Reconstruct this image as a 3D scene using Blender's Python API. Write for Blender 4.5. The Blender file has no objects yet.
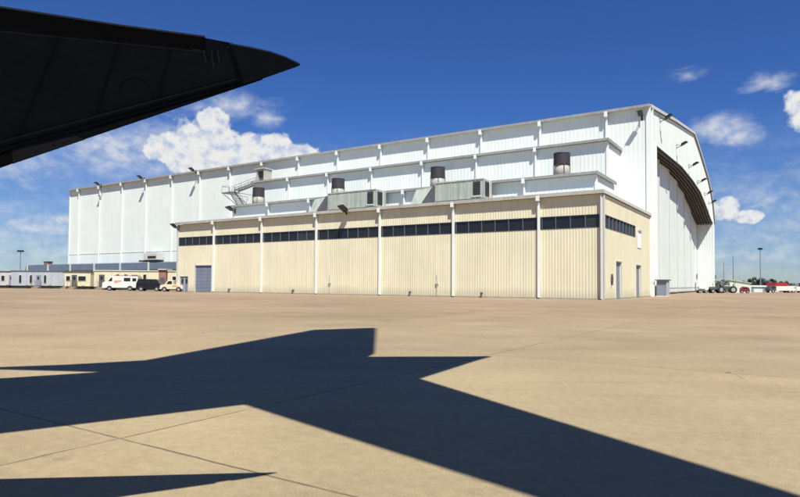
import bpy, bmesh, math, random
from mathutils import Vector, Matrix
random.seed(7)
S = bpy.context.scene
COL = S.collection
R = math.radians
TH = -0.5771                       # heading of the hangar axis
CX, CY = 19.1886, 56.9601          # near corner of the cream annex
SHX, SHY = -0.165, 0.66             # ground shift of a shadow per metre of height

# ------------------------------------------------------------------ materials
def mat(name, col, rough=0.7, var=0.08, scale=3.0, metal=0.0, streak=0.0, spec=0.3, fine=0.0, bump=0.0, sheet=0.0, grime=0.0):
    m = bpy.data.materials.new(name); m.use_nodes = True
    nt = m.node_tree; N = nt.nodes; L = nt.links
    b = N['Principled BSDF']
    b.inputs['Roughness'].default_value = rough
    b.inputs['Metallic'].default_value = metal
    b.inputs['Specular IOR Level'].default_value = spec
    tc = N.new('ShaderNodeTexCoord')
    n = N.new('ShaderNodeTexNoise'); n.inputs['Scale'].default_value = scale; n.inputs['Detail'].default_value = 6
    L.new(tc.outputs['Object'], n.inputs['Vector'])
    mr = N.new('ShaderNodeMapRange'); mr.inputs[1].default_value = .25; mr.inputs[2].default_value = .75
    mr.inputs[3].default_value = 1 - var; mr.inputs[4].default_value = 1 + var
    L.new(n.outputs['Fac'], mr.inputs[0])
    fac = mr.outputs[0]
    if streak:
        mp = N.new('ShaderNodeMapping'); mp.inputs['Scale'].default_value = (1.3, 1.3, .07)
        L.new(tc.outputs['Object'], mp.inputs['Vector'])
        n2 = N.new('ShaderNodeTexNoise'); n2.inputs['Scale'].default_value = 2.2; n2.inputs['Detail'].default_value = 8
        L.new(mp.outputs[0], n2.inputs['Vector'])
        m2 = N.new('ShaderNodeMapRange'); m2.inputs[1].default_value = .45; m2.inputs[2].default_value = .8
        m2.inputs[3].default_value = 1; m2.inputs[4].default_value = 1 - streak
        L.new(n2.outputs['Fac'], m2.inputs[0])
        mu = N.new('ShaderNodeMath'); mu.operation = 'MULTIPLY'
        L.new(fac, mu.inputs[0]); L.new(m2.outputs[0], mu.inputs[1]); fac = mu.outputs[0]
    if fine:
        n3 = N.new('ShaderNodeTexNoise'); n3.inputs['Scale'].default_value = scale * 14; n3.inputs['Detail'].default_value = 3
        L.new(tc.outputs['Object'], n3.inputs['Vector'])
        m3 = N.new('ShaderNodeMapRange'); m3.inputs[1].default_value = .3; m3.inputs[2].default_value = .7
        m3.inputs[3].default_value = 1 - fine; m3.inputs[4].default_value = 1 + fine
        L.new(n3.outputs['Fac'], m3.inputs[0])
        mu = N.new('ShaderNodeMath'); mu.operation = 'MULTIPLY'
        L.new(fac, mu.inputs[0]); L.new(m3.outputs[0], mu.inputs[1]); fac = mu.outputs[0]
    if sheet or grime:
        sp = N.new('ShaderNodeSeparateXYZ'); L.new(tc.outputs['Object'], sp.inputs[0])
    def mth(op, a, b_):
        n_ = N.new('ShaderNodeMath'); n_.operation = op
        for i, v in enumerate((a, b_)):
            if isinstance(v, (int, float)): n_.inputs[i].default_value = v
            else: L.new(v, n_.inputs[i])
        return n_.outputs[0]
    if sheet:      # each cladding sheet weathered a little differently
        fx_ = mth('FLOOR', mth('DIVIDE', mth('ADD', sp.outputs[0], sp.outputs[1]), 1.21), 0); fz_ = mth('FLOOR', mth('DIVIDE', sp.outputs[2], 5.9), 0)
        cx_ = N.new('ShaderNodeCombineXYZ'); L.new(fx_, cx_.inputs[0]); L.new(fz_, cx_.inputs[1])
        wn_ = N.new('ShaderNodeTexWhiteNoise'); wn_.noise_dimensions = '2D'; L.new(cx_.outputs[0], wn_.inputs['Vector'])
        fac = mth('MULTIPLY', fac, mth('ADD', mth('MULTIPLY', wn_.outputs['Value'], 2*sheet), 1-sheet))
    if grime:      # splash dirt along the foot of the wall
        gz = N.new('ShaderNodeMapRange'); gz.inputs[1].default_value = 0; gz.inputs[2].default_value = 1.1; gz.inputs[3].default_value = grime; gz.inputs[4].default_value = 0
        L.new(mth('ADD', sp.outputs[2], mth('MULTIPLY', mth('SUBTRACT', n.outputs['Fac'], .5), -1.4)), gz.inputs[0])
        fac = mth('MULTIPLY', fac, mth('SUBTRACT', 1.0, gz.outputs[0]))
    vm = N.new('ShaderNodeVectorMath'); vm.operation = 'SCALE'
    vm.inputs[0].default_value = col
    L.new(fac, vm.inputs['Scale'])
    L.new(vm.outputs[0], b.inputs['Base Color'])
    if bump:
        bp = N.new('ShaderNodeBump'); bp.inputs['Strength'].default_value = bump; bp.inputs['Distance'].default_value = .02
        L.new(n.outputs['Fac'], bp.inputs['Height']); L.new(bp.outputs[0], b.inputs['Normal'])
    return m

M = dict(
 white   = mat('hangar_white_siding', (.715, .775, .725), .55, .03, .25, streak=.07, sheet=.015, grime=.18),
 white2  = mat('white_trim', (.73, .77, .73), .5, .04, .8),
 door_w  = mat('door_leaf_white', (.655, .71, .665), .5, .04, .3, streak=.10, sheet=.015, grime=.25),
 cream   = mat('cream_siding', (.70, .66, .465), .6, .05, .3, streak=.12, sheet=.03, grime=.3),
 creamend= mat('cream_panel', (.74, .695, .475), .6, .05, .4, streak=.12, sheet=.02, grime=.3),
 trim    = mat('pale_trim', (.55, .56, .52), .5, .06, 1),
 roofg   = mat('grey_roof_deck', (.42, .43, .42), .8, .12, .6),
 glass   = mat('dark_window_glass', (.012, .014, .02), .12, .1, 1, spec=.5),
 glass2  = mat('dusty_window_glass', (.016, .018, .022), .25, .3, 2, spec=.5),
 glass3  = mat('blind_backed_window_glass', (.028, .03, .033), .2, .2, 1.5, spec=.5),
 mull    = mat('dark_mullion', (.10, .11, .12), .5, .1, 2),
 bluegr  = mat('blue_grey_door_paint', (.20, .23, .29), .55, .08, .8, streak=.1),
 greydk  = mat('dark_grey_metal', (.09, .09, .10), .6, .15, 2),
 black   = mat('black_cap_metal', (.035, .035, .04), .6, .2, 2),
 beige   = mat('beige_drum_metal', (.42, .40, .34), .55, .1, 1.2, streak=.2),
 green   = mat('weathered_green_duct', (.37, .415, .355), .6, .14, .9, streak=.35),
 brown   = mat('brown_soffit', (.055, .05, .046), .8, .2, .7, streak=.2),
 rail    = mat('door_track_steel', (.085, .078, .07), .6, .2, 1),
 navy    = mat('blue_grey_roof_and_eave_shade', (.115, .15, .20), .6, .08, .4, streak=.15),
 trailbl = mat('pale_blue_trailer_siding', (.38, .42, .45), .5, .06, 1, streak=.2),
 trailcr = mat('cream_trailer_siding', (.62, .59, .40), .5, .05, 1, streak=.15),
 trailwh = mat('white_trailer_siding', (.50, .49, .47), .5, .05, 1, streak=.2),
 tyre    = mat('tyre_rubber', (.02, .02, .02), .85, .1, 4),
 rim     = mat('wheel_rim', (.5, .5, .5), .4, .1, 4, metal=.6),
 carwh   = mat('white_vehicle_paint', (.66, .66, .60), .3, .03, 2, spec=.5),
 carnavy = mat('dark_blue_vehicle_paint', (.006, .007, .012), .3, .1, 2, spec=.5),
 carcream= mat('cream_vehicle_paint', (.60, .56, .40), .35, .05, 2, spec=.5),
 carred  = mat('red_vehicle_paint', (.25, .02, .035), .3, .05, 2, spec=.5),
 cargreen= mat('green_tractor_paint', (.05, .10, .035), .45, .1, 2),
 orange  = mat('orange_stripe_paint', (.65, .22, .06), .5, .05, 2),
 redroof = mat('red_metal_roof', (.30, .03, .03), .6, .08, 2),
 reddoor = mat('faded_red_entry_paint', (.28, .14, .13), .7, .1, 2),
 pole    = mat('galvanised_pole', (.20, .21, .22), .5, .1, 2),
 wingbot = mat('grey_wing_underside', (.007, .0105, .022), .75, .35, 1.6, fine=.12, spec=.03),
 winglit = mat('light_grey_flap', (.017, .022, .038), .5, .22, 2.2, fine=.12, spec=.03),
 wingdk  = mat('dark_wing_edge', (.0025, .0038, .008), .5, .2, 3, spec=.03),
 planewh = mat('aircraft_skin_white', (.30, .31, .33), .4, .05, .5),
 planegy = mat('aircraft_skin_grey', (.10, .105, .12), .45, .08, .5),
 wood    = mat('wooden_step', (.25, .2, .15), .8, .15, 3),
 barkm   = mat('bark', (.08, .06, .045), .9, .2, 4),
 lamp    = mat('floodlight_housing', (.012, .013, .015), .9, .1, 3, spec=.05),
 lens    = mat('floodlight_lens', (.05, .055, .06), .4, .05, 3, spec=.2),
 gutter  = mat('weathered_gutter_metal', (.30, .31, .30), .6, .15, .8, streak=.2),
 gutter2 = mat('grey_gutter_paint', (.42, .41, .37), .6, .12, .8, streak=.2),
 signw   = mat('white_sign_plate', (.85, .86, .86), .5, .03, 3),
)

def leafmat(name, c):
    m = bpy.data.materials.new(name); m.use_nodes = True
    N = m.node_tree.nodes; L = m.node_tree.links; b = N['Principled BSDF']
    oi = N.new('ShaderNodeTexCoord'); n = N.new('ShaderNodeTexNoise'); n.inputs['Scale'].default_value = 1.4
    L.new(oi.outputs['Object'], n.inputs['Vector'])
    cr = N.new('ShaderNodeValToRGB'); cr.color_ramp.elements[0].position = .35; cr.color_ramp.elements[1].position = .65
    cr.color_ramp.elements[0].color = (c[0]*.55, c[1]*.55, c[2]*.6, 1); cr.color_ramp.elements[1].color = (c[0]*1.35, c[1]*1.35, c[2], 1)
    L.new(n.outputs['Fac'], cr.inputs[0]); L.new(cr.outputs[0], b.inputs['Base Color']); b.inputs['Roughness'].default_value = .7
    return m
M['leaf'] = leafmat('dark_foliage', (.016, .030, .014))
M['leaf2'] = leafmat('grey_green_foliage', (.022, .034, .018))

# ------------------------------------------------------------------ helpers
class MB:
    def __init__(s): s.v = []; s.f = []
    def add(s, vs, fs):
        o = len(s.v); s.v += [tuple(x) for x in vs]; s.f += [tuple(i + o for i in f) for f in fs]; return s
    def box(s, x0, x1, y0, y1, z0, z1):
        return s.add([(x0,y0,z0),(x1,y0,z0),(x1,y1,z0),(x0,y1,z0),(x0,y0,z1),(x1,y0,z1),(x1,y1,z1),(x0,y1,z1)],
                     [(0,3,2,1),(4,5,6,7),(0,1,5,4),(1,2,6,5),(2,3,7,6),(3,0,4,7)])
    def hexa(s, b4, t4):
        return s.add(list(b4)+list(t4), [(0,3,2,1),(4,5,6,7),(0,1,5,4),(1,2,6,5),(2,3,7,6),(3,0,4,7)])
    def prism(s, pts, axis, a0, a1):
        # pts: 2D outline; axis 'y' -> pts are (x,z); axis 'x' -> (y,z); axis 'z' -> (x,y)
        def P(p, a): return {'y': (p[0], a, p[1]), 'x': (a, p[0], p[1]), 'z': (p[0], p[1], a)}[axis]
        n = len(pts)
        return s.add([P(p, a0) for p in pts] + [P(p, a1) for p in pts],
                     [tuple(range(n)), tuple(range(2*n-1, n-1, -1))] + [(i, n+i, n+(i+1) % n, (i+1) % n) for i in range(n)])
    def tube(s, p, q, r, r2=None, n=10):
        p, q = Vector(p), Vector(q); d = (q-p).normalized(); r2 = r if r2 is None else r2
        a = d.orthogonal().normalized(); b = d.cross(a)
        vs = [p + (a*math.cos(2*math.pi*i/n) + b*math.sin(2*math.pi*i/n))*r for i in range(n)] + \
             [q + (a*math.cos(2*math.pi*i/n) + b*math.sin(2*math.pi*i/n))*r2 for i in range(n)]
        return s.add(vs, [tuple(range(n-1, -1, -1)), tuple(range(n, 2*n))] + [(i, (i+1) % n, n+(i+1) % n, n+i) for i in range(n)])
    def loft(s, rings):
        n = len(rings[0]); vs = [v for r in rings for v in r]
        fs = [tuple(range(n-1, -1, -1)), tuple(range(len(vs)-n, len(vs)))]
        for k in range(len(rings)-1):
            for i in range(n):
                j = (i+1) % n; fs.append((k*n+i, k*n+j, (k+1)*n+j, (k+1)*n+i))
        return s.add(vs, fs)
    def build(s, name, m, parent=None, smooth=False, bevel=0, label=None):
        me = bpy.data.meshes.new(name); me.from_pydata(s.v, [], s.f); me.update()
        bm = bmesh.new(); bm.from_mesh(me); bmesh.ops.recalc_face_normals(bm, faces=bm.faces); bm.to_mesh(me); bm.free()
        if smooth:
            for p in me.polygons: p.use_smooth = True
        o = bpy.data.objects.new(name, me); COL.objects.link(o); me.materials.append(m)
        if parent: o.parent = parent
        if bevel:
            bv = o.modifiers.new('bevel', 'BEVEL'); bv.width = bevel; bv.segments = 2; bv.limit_method = 'ANGLE'
        if label: o['label'] = label
        return o
def W(x, y, z=0.0):
    return (CX + x*math.cos(TH) - y*math.sin(TH), CY + x*math.sin(TH) + y*math.cos(TH), z)
def tag(o, label=None, cat=None, group=None, kind=None):
    if label: o['label'] = label
    if cat: o['category'] = cat
    if group: o['group'] = group
    if kind: o['kind'] = kind
    return o
def thing(name, label, cat, loc=(0,0,0), rz=0.0, group=None):
    o = bpy.data.objects.new(name, None); COL.objects.link(o); o.location = loc; o.rotation_euler = (0,0,rz)
    o.empty_display_size = .5
    return tag(o, label, cat, group)
def copy_tree(o, parent=None):
    c = o.copy(); COL.objects.link(c); c.parent = parent
    for ch in [x for x in bpy.data.objects if x.parent == o]: copy_tree(ch, c)
    return c
def lerp_profile(pr, t):
    if t <= pr[0][0]: return pr[0][1]
    for (a, za), (b, zb) in zip(pr, pr[1:]):
        if t <= b: return za + (zb-za)*(t-a)/(b-a)
    return pr[-1][1]
def corr(mb, axis, a0, a1, pos, out, zb, zt, pitch=.3, depth=.035):
    """ribbed metal siding along one axis; zb / zt are numbers or functions"""
    fb = zb if callable(zb) else (lambda t: zb); ft = zt if callable(zt) else (lambda t: zt)
    depth *= .5; n = max(1, round((a1-a0)/pitch)); p = (a1-a0)/n; pts = [(a0, 0)]
    for i in range(n):
        s = a0 + i*p; pts += [(s+.55*p, 0), (s+.66*p, depth), (s+.88*p, depth), (s+p, 0)]
    vs = []
    for t, d in pts:
        q = pos + out*d
        for z in (fb(t), ft(t)): vs.append((t, q, z) if axis == 'x' else (q, t, z))
    fs = [(2*i, 2*i+2, 2*i+3, 2*i+1) for i in range(len(pts)-1)]
    mb.add(vs, fs)

# ------------------------------------------------------------------ ground
def ground_material():
    m = bpy.data.materials.new('concrete_apron'); m.use_nodes = True
    nt = m.node_tree; N = nt.nodes; L = nt.links; b = N['Principled BSDF']
    b.inputs['Roughness'].default_value = .85; b.inputs['Specular IOR Level'].default_value = .15
    tc = N.new('ShaderNodeTexCoord')
    mp = N.new('ShaderNodeMapping'); mp.vector_type = 'POINT'; mp.inputs['Rotation'].default_value = (0, 0, -TH)
    L.new(tc.outputs['Object'], mp.inputs['Vector'])
    sx = N.new('ShaderNodeSeparateXYZ'); 
    wob = N.new('ShaderNodeTexNoise'); wob.inputs['Scale'].default_value = 3.0; wob.inputs['Detail'].default_value = 5
    L.new(mp.outputs[0], wob.inputs['Vector'])
    wv = N.new('ShaderNodeVectorMath'); wv.operation = 'MULTIPLY_ADD'; wv.inputs[1].default_value = (.035,.035,0)
    L.new(wob.outputs['Color'], wv.inputs[0]); L.new(mp.outputs[0], wv.inputs[2]); L.new(wv.outputs[0], sx.inputs[0])
    def math_(op, a, b_=None, c=None):
        n = N.new('ShaderNodeMath'); n.operation = op
        for i, v in enumerate((a, b_, c)):
            if v is None: continue
            if isinstance(v, (int, float)): n.inputs[i].default_value = v
            else: L.new(v, n.inputs[i])
        return n.outputs[0]
    def joint(src, off, per, w):
        t = math_('ADD', src, -off); t = math_('DIVIDE', t, per); t = math_('FRACT', t)
        t = math_('SUBTRACT', t, .5); t = math_('ABSOLUTE', t); t = math_('SUBTRACT', .5, t); t = math_('MULTIPLY', t, per)
        return math_('LESS_THAN', t, w)
    jx = joint(sx.outputs[0], -5.05, 7.85, .013); jy = joint(sx.outputs[1], 3.22, 7.85, .013)
    j = math_('MAXIMUM', jx, jy)
    brk = N.new('ShaderNodeTexNoise'); brk.inputs['Scale'].default_value = 1.1; brk.inputs['Detail'].default_value = 4
    L.new(mp.outputs[0], brk.inputs['Vector'])
    bm_ = N.new('ShaderNodeMapRange'); bm_.inputs[1].default_value = .3; bm_.inputs[2].default_value = .5; bm_.inputs[3].default_value = .15; bm_.inputs[4].default_value = .8
    L.new(brk.outputs['Fac'], bm_.inputs[0]); j = math_('MULTIPLY', j, bm_.outputs[0])
    def noise(scale, det, lo, hi, a, b_, vec=None, rough=.55):
        n = N.new('ShaderNodeTexNoise'); n.inputs['Scale'].default_value = scale; n.inputs['Detail'].default_value = det; n.inputs['Roughness'].default_value = rough
        L.new(vec or mp.outputs[0], n.inputs['Vector'])
        r = N.new('ShaderNodeMapRange'); r.inputs[1].default_value = lo; r.inputs[2].default_value = hi; r.inputs[3].default_value = a; r.inputs[4].default_value = b_
        L.new(n.outputs['Fac'], r.inputs[0]); return r.outputs[0], n
    big, _ = noise(.07, 6, .32, .68, .86, 1.10)
    mid, _ = noise(.45, 9, .32, .68, .90, 1.08)
    fine, _ = noise(9, 8, .32, .68, .90, 1.08)
    grit, gn = noise(70, 4, .3, .7, .80, 1.18)
    # long faint wear bands running with the slabs
    m2 = N.new('ShaderNodeMapping'); m2.inputs['Scale'].default_value = (.05, 1.0, 1); m2.inputs['Rotation'].default_value = (0,0,.5)
    L.new(tc.outputs['Object'], m2.inputs['Vector'])
    band, _ = noise(.7, 5, .38, .66, 1.0, .90, m2.outputs[0])
    # oil spots
    sp, _ = noise(1.7, 3, .70, .78, 1.0, .72)
    f = mid
    for x in (big, fine, grit, band, sp): f = math_('MULTIPLY', f, x)
    # hairline cracks and rubber marks
    cv_ = N.new('ShaderNodeTexVoronoi'); cv_.feature = 'DISTANCE_TO_EDGE'; cv_.inputs['Scale'].default_value = .17
    wb2 = N.new('ShaderNodeVectorMath'); wb2.operation = 'MULTIPLY_ADD'; wb2.inputs[1].default_value = (.9,.9,0); L.new(brk.outputs['Color'], wb2.inputs[0]); L.new(mp.outputs[0], wb2.inputs[2]); L.new(wb2.outputs[0], cv_.inputs['Vector'])
    ck = math_('LESS_THAN', cv_.outputs['Distance'], .0016)
    cm_, _ = noise(.16, 3, .50, .60, 0, .45); ck = math_('MULTIPLY', ck, cm_); f = math_('MULTIPLY', f, math_('SUBTRACT', 1.0, ck))
    m5 = N.new('ShaderNodeMapping'); m5.inputs['Scale'].default_value = (.09, 1.6, 1); m5.inputs['Rotation'].default_value = (0,0,-.35); L.new(tc.outputs['Object'], m5.inputs['Vector'])
    tm, _ = noise(1.1, 4, .62, .72, 1.0, .86, m5.outputs[0]); f = math_('MULTIPLY', f, tm)
    # slab to slab tone
    vr = N.new('ShaderNodeTexVoronoi'); 
    sl = N.new('ShaderNodeMapping'); sl.inputs['Location'].default_value = (5.05/7.85, -3.22/7.85, 0); sl.inputs['Scale'].default_value = (1/7.85, 1/7.85, 1)
    L.new(mp.outputs[0], sl.inputs['Vector'])
    fl = N.new('ShaderNodeVectorMath'); fl.operation = 'FLOOR'; L.new(sl.outputs[0], fl.inputs[0])
    wn = N.new('ShaderNodeTexWhiteNoise'); wn.noise_dimensions = '2D'; L.new(fl.outputs[0], wn.inputs['Vector'])
    wr = N.new('ShaderNodeMapRange'); wr.inputs[3].default_value = .93; wr.inputs[4].default_value = 1.04; L.new(wn.outputs['Value'], wr.inputs[0])
    N.remove(vr)
    f = math_('MULTIPLY', f, wr.outputs[0])
    # redder dusty concrete further out towards the hangar, paler near the aircraft stand
    ln = N.new('ShaderNodeVectorMath'); ln.operation = 'LENGTH'; L.new(tc.outputs['Object'], ln.inputs[0])
    dn, _ = noise(.09, 4, .3, .7, -9, 9)
    dd = math_('ADD', ln.outputs['Value'], dn)
    dm = N.new('ShaderNodeMapRange'); dm.inputs[1].default_value = 6; dm.inputs[2].default_value = 34; L.new(dd, dm.inputs[0])
    mx = N.new('ShaderNodeMix'); mx.data_type = 'RGBA'
    mx.inputs[6].default_value = (.362, .292, .174, 1); mx.inputs[7].default_value = (.328, .243, .155, 1)
    L.new(dm.outputs[0], mx.inputs[0])
    sc = N.new('ShaderNodeVectorMath'); sc.operation = 'SCALE'; L.new(mx.outputs[2], sc.inputs[0]); L.new(f, sc.inputs['Scale'])
    mj = N.new('ShaderNodeMix'); mj.data_type = 'RGBA'; mj.inputs[7].default_value = (.09, .072, .05, 1)
    L.new(j, mj.inputs[0]); L.new(sc.outputs[0], mj.inputs[6]); L.new(mj.outputs[2], b.inputs['Base Color'])
    bp = N.new('ShaderNodeBump'); bp.inputs['Strength'].default_value = .25; bp.inputs['Distance'].default_value = .004
    L.new(gn.outputs['Fac'], bp.inputs['Height']); L.new(bp.outputs[0], b.inputs['Normal'])
    return m
g = MB().add([(-900,-300,0),(900,-300,0),(900,3000,0),(-900,3000,0)], [(0,1,2,3)])
# apron ends around 190 m out; beyond is dry grass
GA = MB().add([(-400,-120,0),(400,-120,0),(400,185,0),(-400,185,0)], [(0,1,2,3)]).build('apron', ground_material())
tag(GA, kind='structure')
gm = mat('dry_grass_field', (.16, .15, .07), .9, .25, .05)
FG = MB().add([(-6000,-1500,-.02),(6000,-1500,-.02),(6000,9000,-.02),(-6000,9000,-.02)], [(0,1,2,3)]).build('grass_field', gm)
tag(FG, kind='structure')

# ------------------------------------------------------------------ hangar
HY = 22.4; HX0 = -135.6; HZ = 24.1
ROOF = [(22.4, 24.1), (42, 26.8), (63.5, 29.4), (71.1, 27.8), (78, 26.1), (84.8, 24.3), (89, 22.4), (92.9, 20.2), (96.6, 16.0), (97.2, 15.0)]
HEAD = [(26.2, 20.0), (49.3, 20.9), (62, 20.6), (73.1, 19.9), (82, 18.2), (90.6, 16.2), (94.5, 15.6)]
hg = thing('hangar', 'huge white metal aircraft hangar with stepped side tiers and arched door recess', 'hangar', W(0,0), TH)
# core body behind the siding
core = [(HY+.06, 0)] + [(y if y > HY else HY+.06, z-.12) for y, z in ROOF] + [(97.2, 0)]
b = MB(); b.prism(core, 'x', HX0+.1, -3.55)
b.build('body_core', M['white2'], hg)
# ribbed long wall, long enough to pass behind the tiers
b = MB(); corr(b, 'x', HX0, 0, HY, -1, 0, HZ-.06, .55, .032); b.build('wall', M['white'], hg)
# gable front: ribbed skin round the door recess, with real thickness behind it
def roofz(y): return lerp_profile(ROOF, y)
def headz(y): return lerp_profile(HEAD, y)
b = MB()
corr(b, 'y', HY, 26.2, 0, 1, 0, lambda y: roofz(y)-.2, .55, .05)
corr(b, 'y', 26.2, 94.5, 0, 1, headz, lambda y: roofz(y)-.2, .55, .05)
corr(b, 'y', 94.5, 97.2, 0, 1, 0, lambda y: roofz(y)-.2, .55, .05)
b.build('gable_wall', M['white'], hg)
b = MB()
ys = sorted(set([26.2, 94.5] + [p[0] for p in ROOF if 26.2 < p[0] < 94.5] + [p[0] for p in HEAD]))
for y0, y1 in zip(ys, ys[1:]):
    z = [headz(y0)+.05, headz(y1)+.05, roofz(y0)-.2, roofz(y1)-.2]
    b.hexa([(-3.5,y0,z[0]),(-.03,y0,z[0]),(-.03,y1,z[1]),(-3.5,y1,z[1])], [(-3.5,y0,z[2]),(-.03,y0,z[2]),(-.03,y1,z[3]),(-3.5,y1,z[3])])
b.hexa([(-3.5,HY+.06,0),(-.03,HY+.06,0),(-.03,26.15,0),(-3.5,26.15,0)], [(-3.5,HY+.06,23.8),(-.03,HY+.06,23.8),(-.03,26.15,24.3),(-3.5,26.15,24.3)])
b.hexa([(-3.5,94.55,0),(-.03,94.55,0),(-.03,97.15,0),(-3.5,97.15,0)], [(-3.5,94.55,17.5),(-.03,94.55,17.5),(-.03,97.15,14.8),(-3.5,97.15,14.8)])
b.build('portal_frame', M['white'], hg)
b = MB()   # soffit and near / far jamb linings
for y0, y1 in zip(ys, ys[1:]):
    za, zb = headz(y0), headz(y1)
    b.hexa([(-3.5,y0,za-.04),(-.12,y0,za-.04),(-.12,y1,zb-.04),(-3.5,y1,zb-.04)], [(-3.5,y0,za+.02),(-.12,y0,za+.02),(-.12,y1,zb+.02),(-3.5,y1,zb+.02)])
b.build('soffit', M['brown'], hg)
b = MB()
for k in range(6):
    x = -.45 - k*.52
    for y0, y1 in zip(ys, ys[1:]):
        za, zb = headz(y0)-.04, headz(y1)-.04
        b.hexa([(x,y0,za-.34),(x+.16,y0,za-.34),(x+.16,y1,zb-.34),(x,y1,zb-.34)], [(x,y0,za),(x+.16,y0,za),(x+.16,y1,zb),(x,y1,zb)])
for i in range(6):
    y = 31 + i*11.4
    b.box(-3.4, -.2, y, y+.12, headz(y)-.44, headz(y)-.34)
b.build('door_track', M['rail'], hg)
b = MB()
corr(b, 'x', -3.5, -.02, 94.5-.02, -1, 0, 15.5, .5, .05)
b.build('jamb', M['white'], hg)
# sliding leaves, each on its own track
LY = [26.25, 37.6, 49.0, 60.4, 71.8, 83.2, 94.45]
LX = [-1.5, -1.95, -2.4, -2.85, -3.15, -3.3]
for k in range(6):
    b = MB(); y0, y1 = LY[k], LY[k+1]
    y0b = y0 - (.5 if k else 0)
    corr(b, 'y', y0b, y1, LX[k]+.02, 1, .12, lambda y: headz(y)-.4, .62, .05)
    for a, c in ((y0b, y0b+.01),):
        pass
    n = 8
    for i in range(n):
        a, c = y0b+(y1-y0b)*i/n, y0b+(y1-y0b)*(i+1)/n
        b.hexa([(LX[k]-.3,a,.1),(LX[k],a,.1),(LX[k],c,.1),(LX[k]-.3,c,.1)], [(LX[k]-.3,a,headz(a)-.42),(LX[k],a,headz(a)-.42),(LX[k],c,headz(c)-.42),(LX[k]-.3,c,headz(c)-.42)])
    lf = b.build('door_leaf', M['door_w'], hg)
    bb = MB(); bb.box(LX[k]+.06, LX[k]+.1, y1-.35, y1-.15, .1, headz(y1)-.5); bb.build('edge_rail', M['white2'], lf)
    bb = MB(); bb.box(LX[k]+.08, LX[k]+.1, y0b, y1, 1.0, 1.06); bb.box(LX[k]+.08, LX[k]+.1, y0b, y1, .12, .3); bb.build('bottom_seal', M['greydk'], lf)
b = MB()
b.box(-3.2, -3.12, 90.1, 91.0, .1, 2.1); b.build('personnel_door', M['bluegr'], hg)
b = MB(); b.box(-3.16, -3.08, 92.3, 93.0, 3.0, 4.1); b.build('vent', M['greydk'], hg)
# roof covering with overhang
rp = [(22.4-.55, 24.02)] + ROOF[:-1] + [(97.2, 15.6)]
b = MB()
for (y0,z0),(y1,z1) in zip(rp, rp[1:]):
    b.hexa([(HX0-.3,y0,z0),(.22,y0,z0),(.22,y1,z1),(HX0-.3,y1,z1)], [(HX0-.3,y0,z0+.16),(.22,y0,z0+.16),(.22,y1,z1+.16),(HX0-.3,y1,z1+.16)])
b.build('roof', M['roofg'], hg)
b = MB(); b.box(HX0-.3, .22, HY-.72, HY-.56, 23.88, 24.22)
b.build('eave_gutter', M['gutter'], hg)
b = MB()
for (y0,z0),(y1,z1) in zip(ROOF, ROOF[1:]):
    b.hexa([(.225,y0,z0-.22),(.30,y0,z0-.22),(.30,y1,z1-.22),(.225,y1,z1-.22)], [(.225,y0,z0+.2),(.30,y0,z0+.2),(.30,y1,z1+.2),(.225,y1,z1+.2)])
b.build('rake_trim', M['trim'], hg)
# corner posts and downspouts of the long wall
for k in range(15):
    x = -5.2 - 9.0*k
    if x < HX0+1: break
    b = MB(); b.box(x-.13, x+.13, HY-.32, HY-.08, .3, 23.72); b.box(x-.2, x+.2, HY-.8, HY-.45, 23.35, 24.0)
    b.build('downspout', M['white2'], hg)
b = MB(); b.box(-.35, .18, HY-.16, HY+.3, 0, 24.0); b.build('corner_trim', M['white2'], hg)
b = MB(); b.box(.02, .3, 23.35, 23.62, 0, 24.1); b.box(.02, .22, 25.95, 26.25, 0, 20.2); b.build('corner_pipe', M['white2'], hg)
b = MB(); b.box(HX0-.15, HX0+.2, HY-.14, HY+.3, 0, 24.0); b.build('corner_trim', M['white2'], hg)
# stepped tiers
def tier(x0, x1, y0, z0, z1, ds, back):
    b = MB(); b.box(x0+.05, x1-.05, y0+.05, back, z0, z1-.12); b.build('tier_body', M['white2'], hg)
    b = MB(); corr(b, 'x', x0, x1, y0, -1, z0, z1-.2, .5, .032)
    corr(b, 'y', y0, back, x1, 1, z0, z1-.2, .5, .05); b.build('tier_wall', M['white'], hg)
    b = MB(); b.box(x0-.2, x1+.2, y0-.5, back, z1-.1, z1+.06); b.build('tier_roof', M['roofg'], hg)
    b = MB(); b.box(x0-.2, x1+.2, y0-.64, y0-.52, z1-.2, z1+.10); b.box(x1+.22, x1+.32, y0-.64, back, z1-.26, z1+.12); b.build('tier_gutter', M['gutter'], hg)
    for x in ds:
        b = MB(); b.box(x-.1, x+.1, y0-.28, y0-.07, z0, z1-.26); b.box(x-.17, x+.17, y0-.72, y0-.42, z1-.55, z1-.0)
        b.build('downspout', M['white2'], hg)
    b = MB(); b.box(x1-.1, x1+.14, y0-.12, y0+.2, z0, z1-.2); b.build('corner_trim', M['white2'], hg)
tier(-60.2, -2.8, 8.0, 10.3, 13.6, [-52.0, -43.6, -35.5, -27.4, -18.65, -10.9], 16.0)
tier(-64.0, -3.6, 16.0, 10.4, 18.95, [-55.5, -47.0, -38.4, -29.4, -20.9, -12.5], 22.38)
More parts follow.
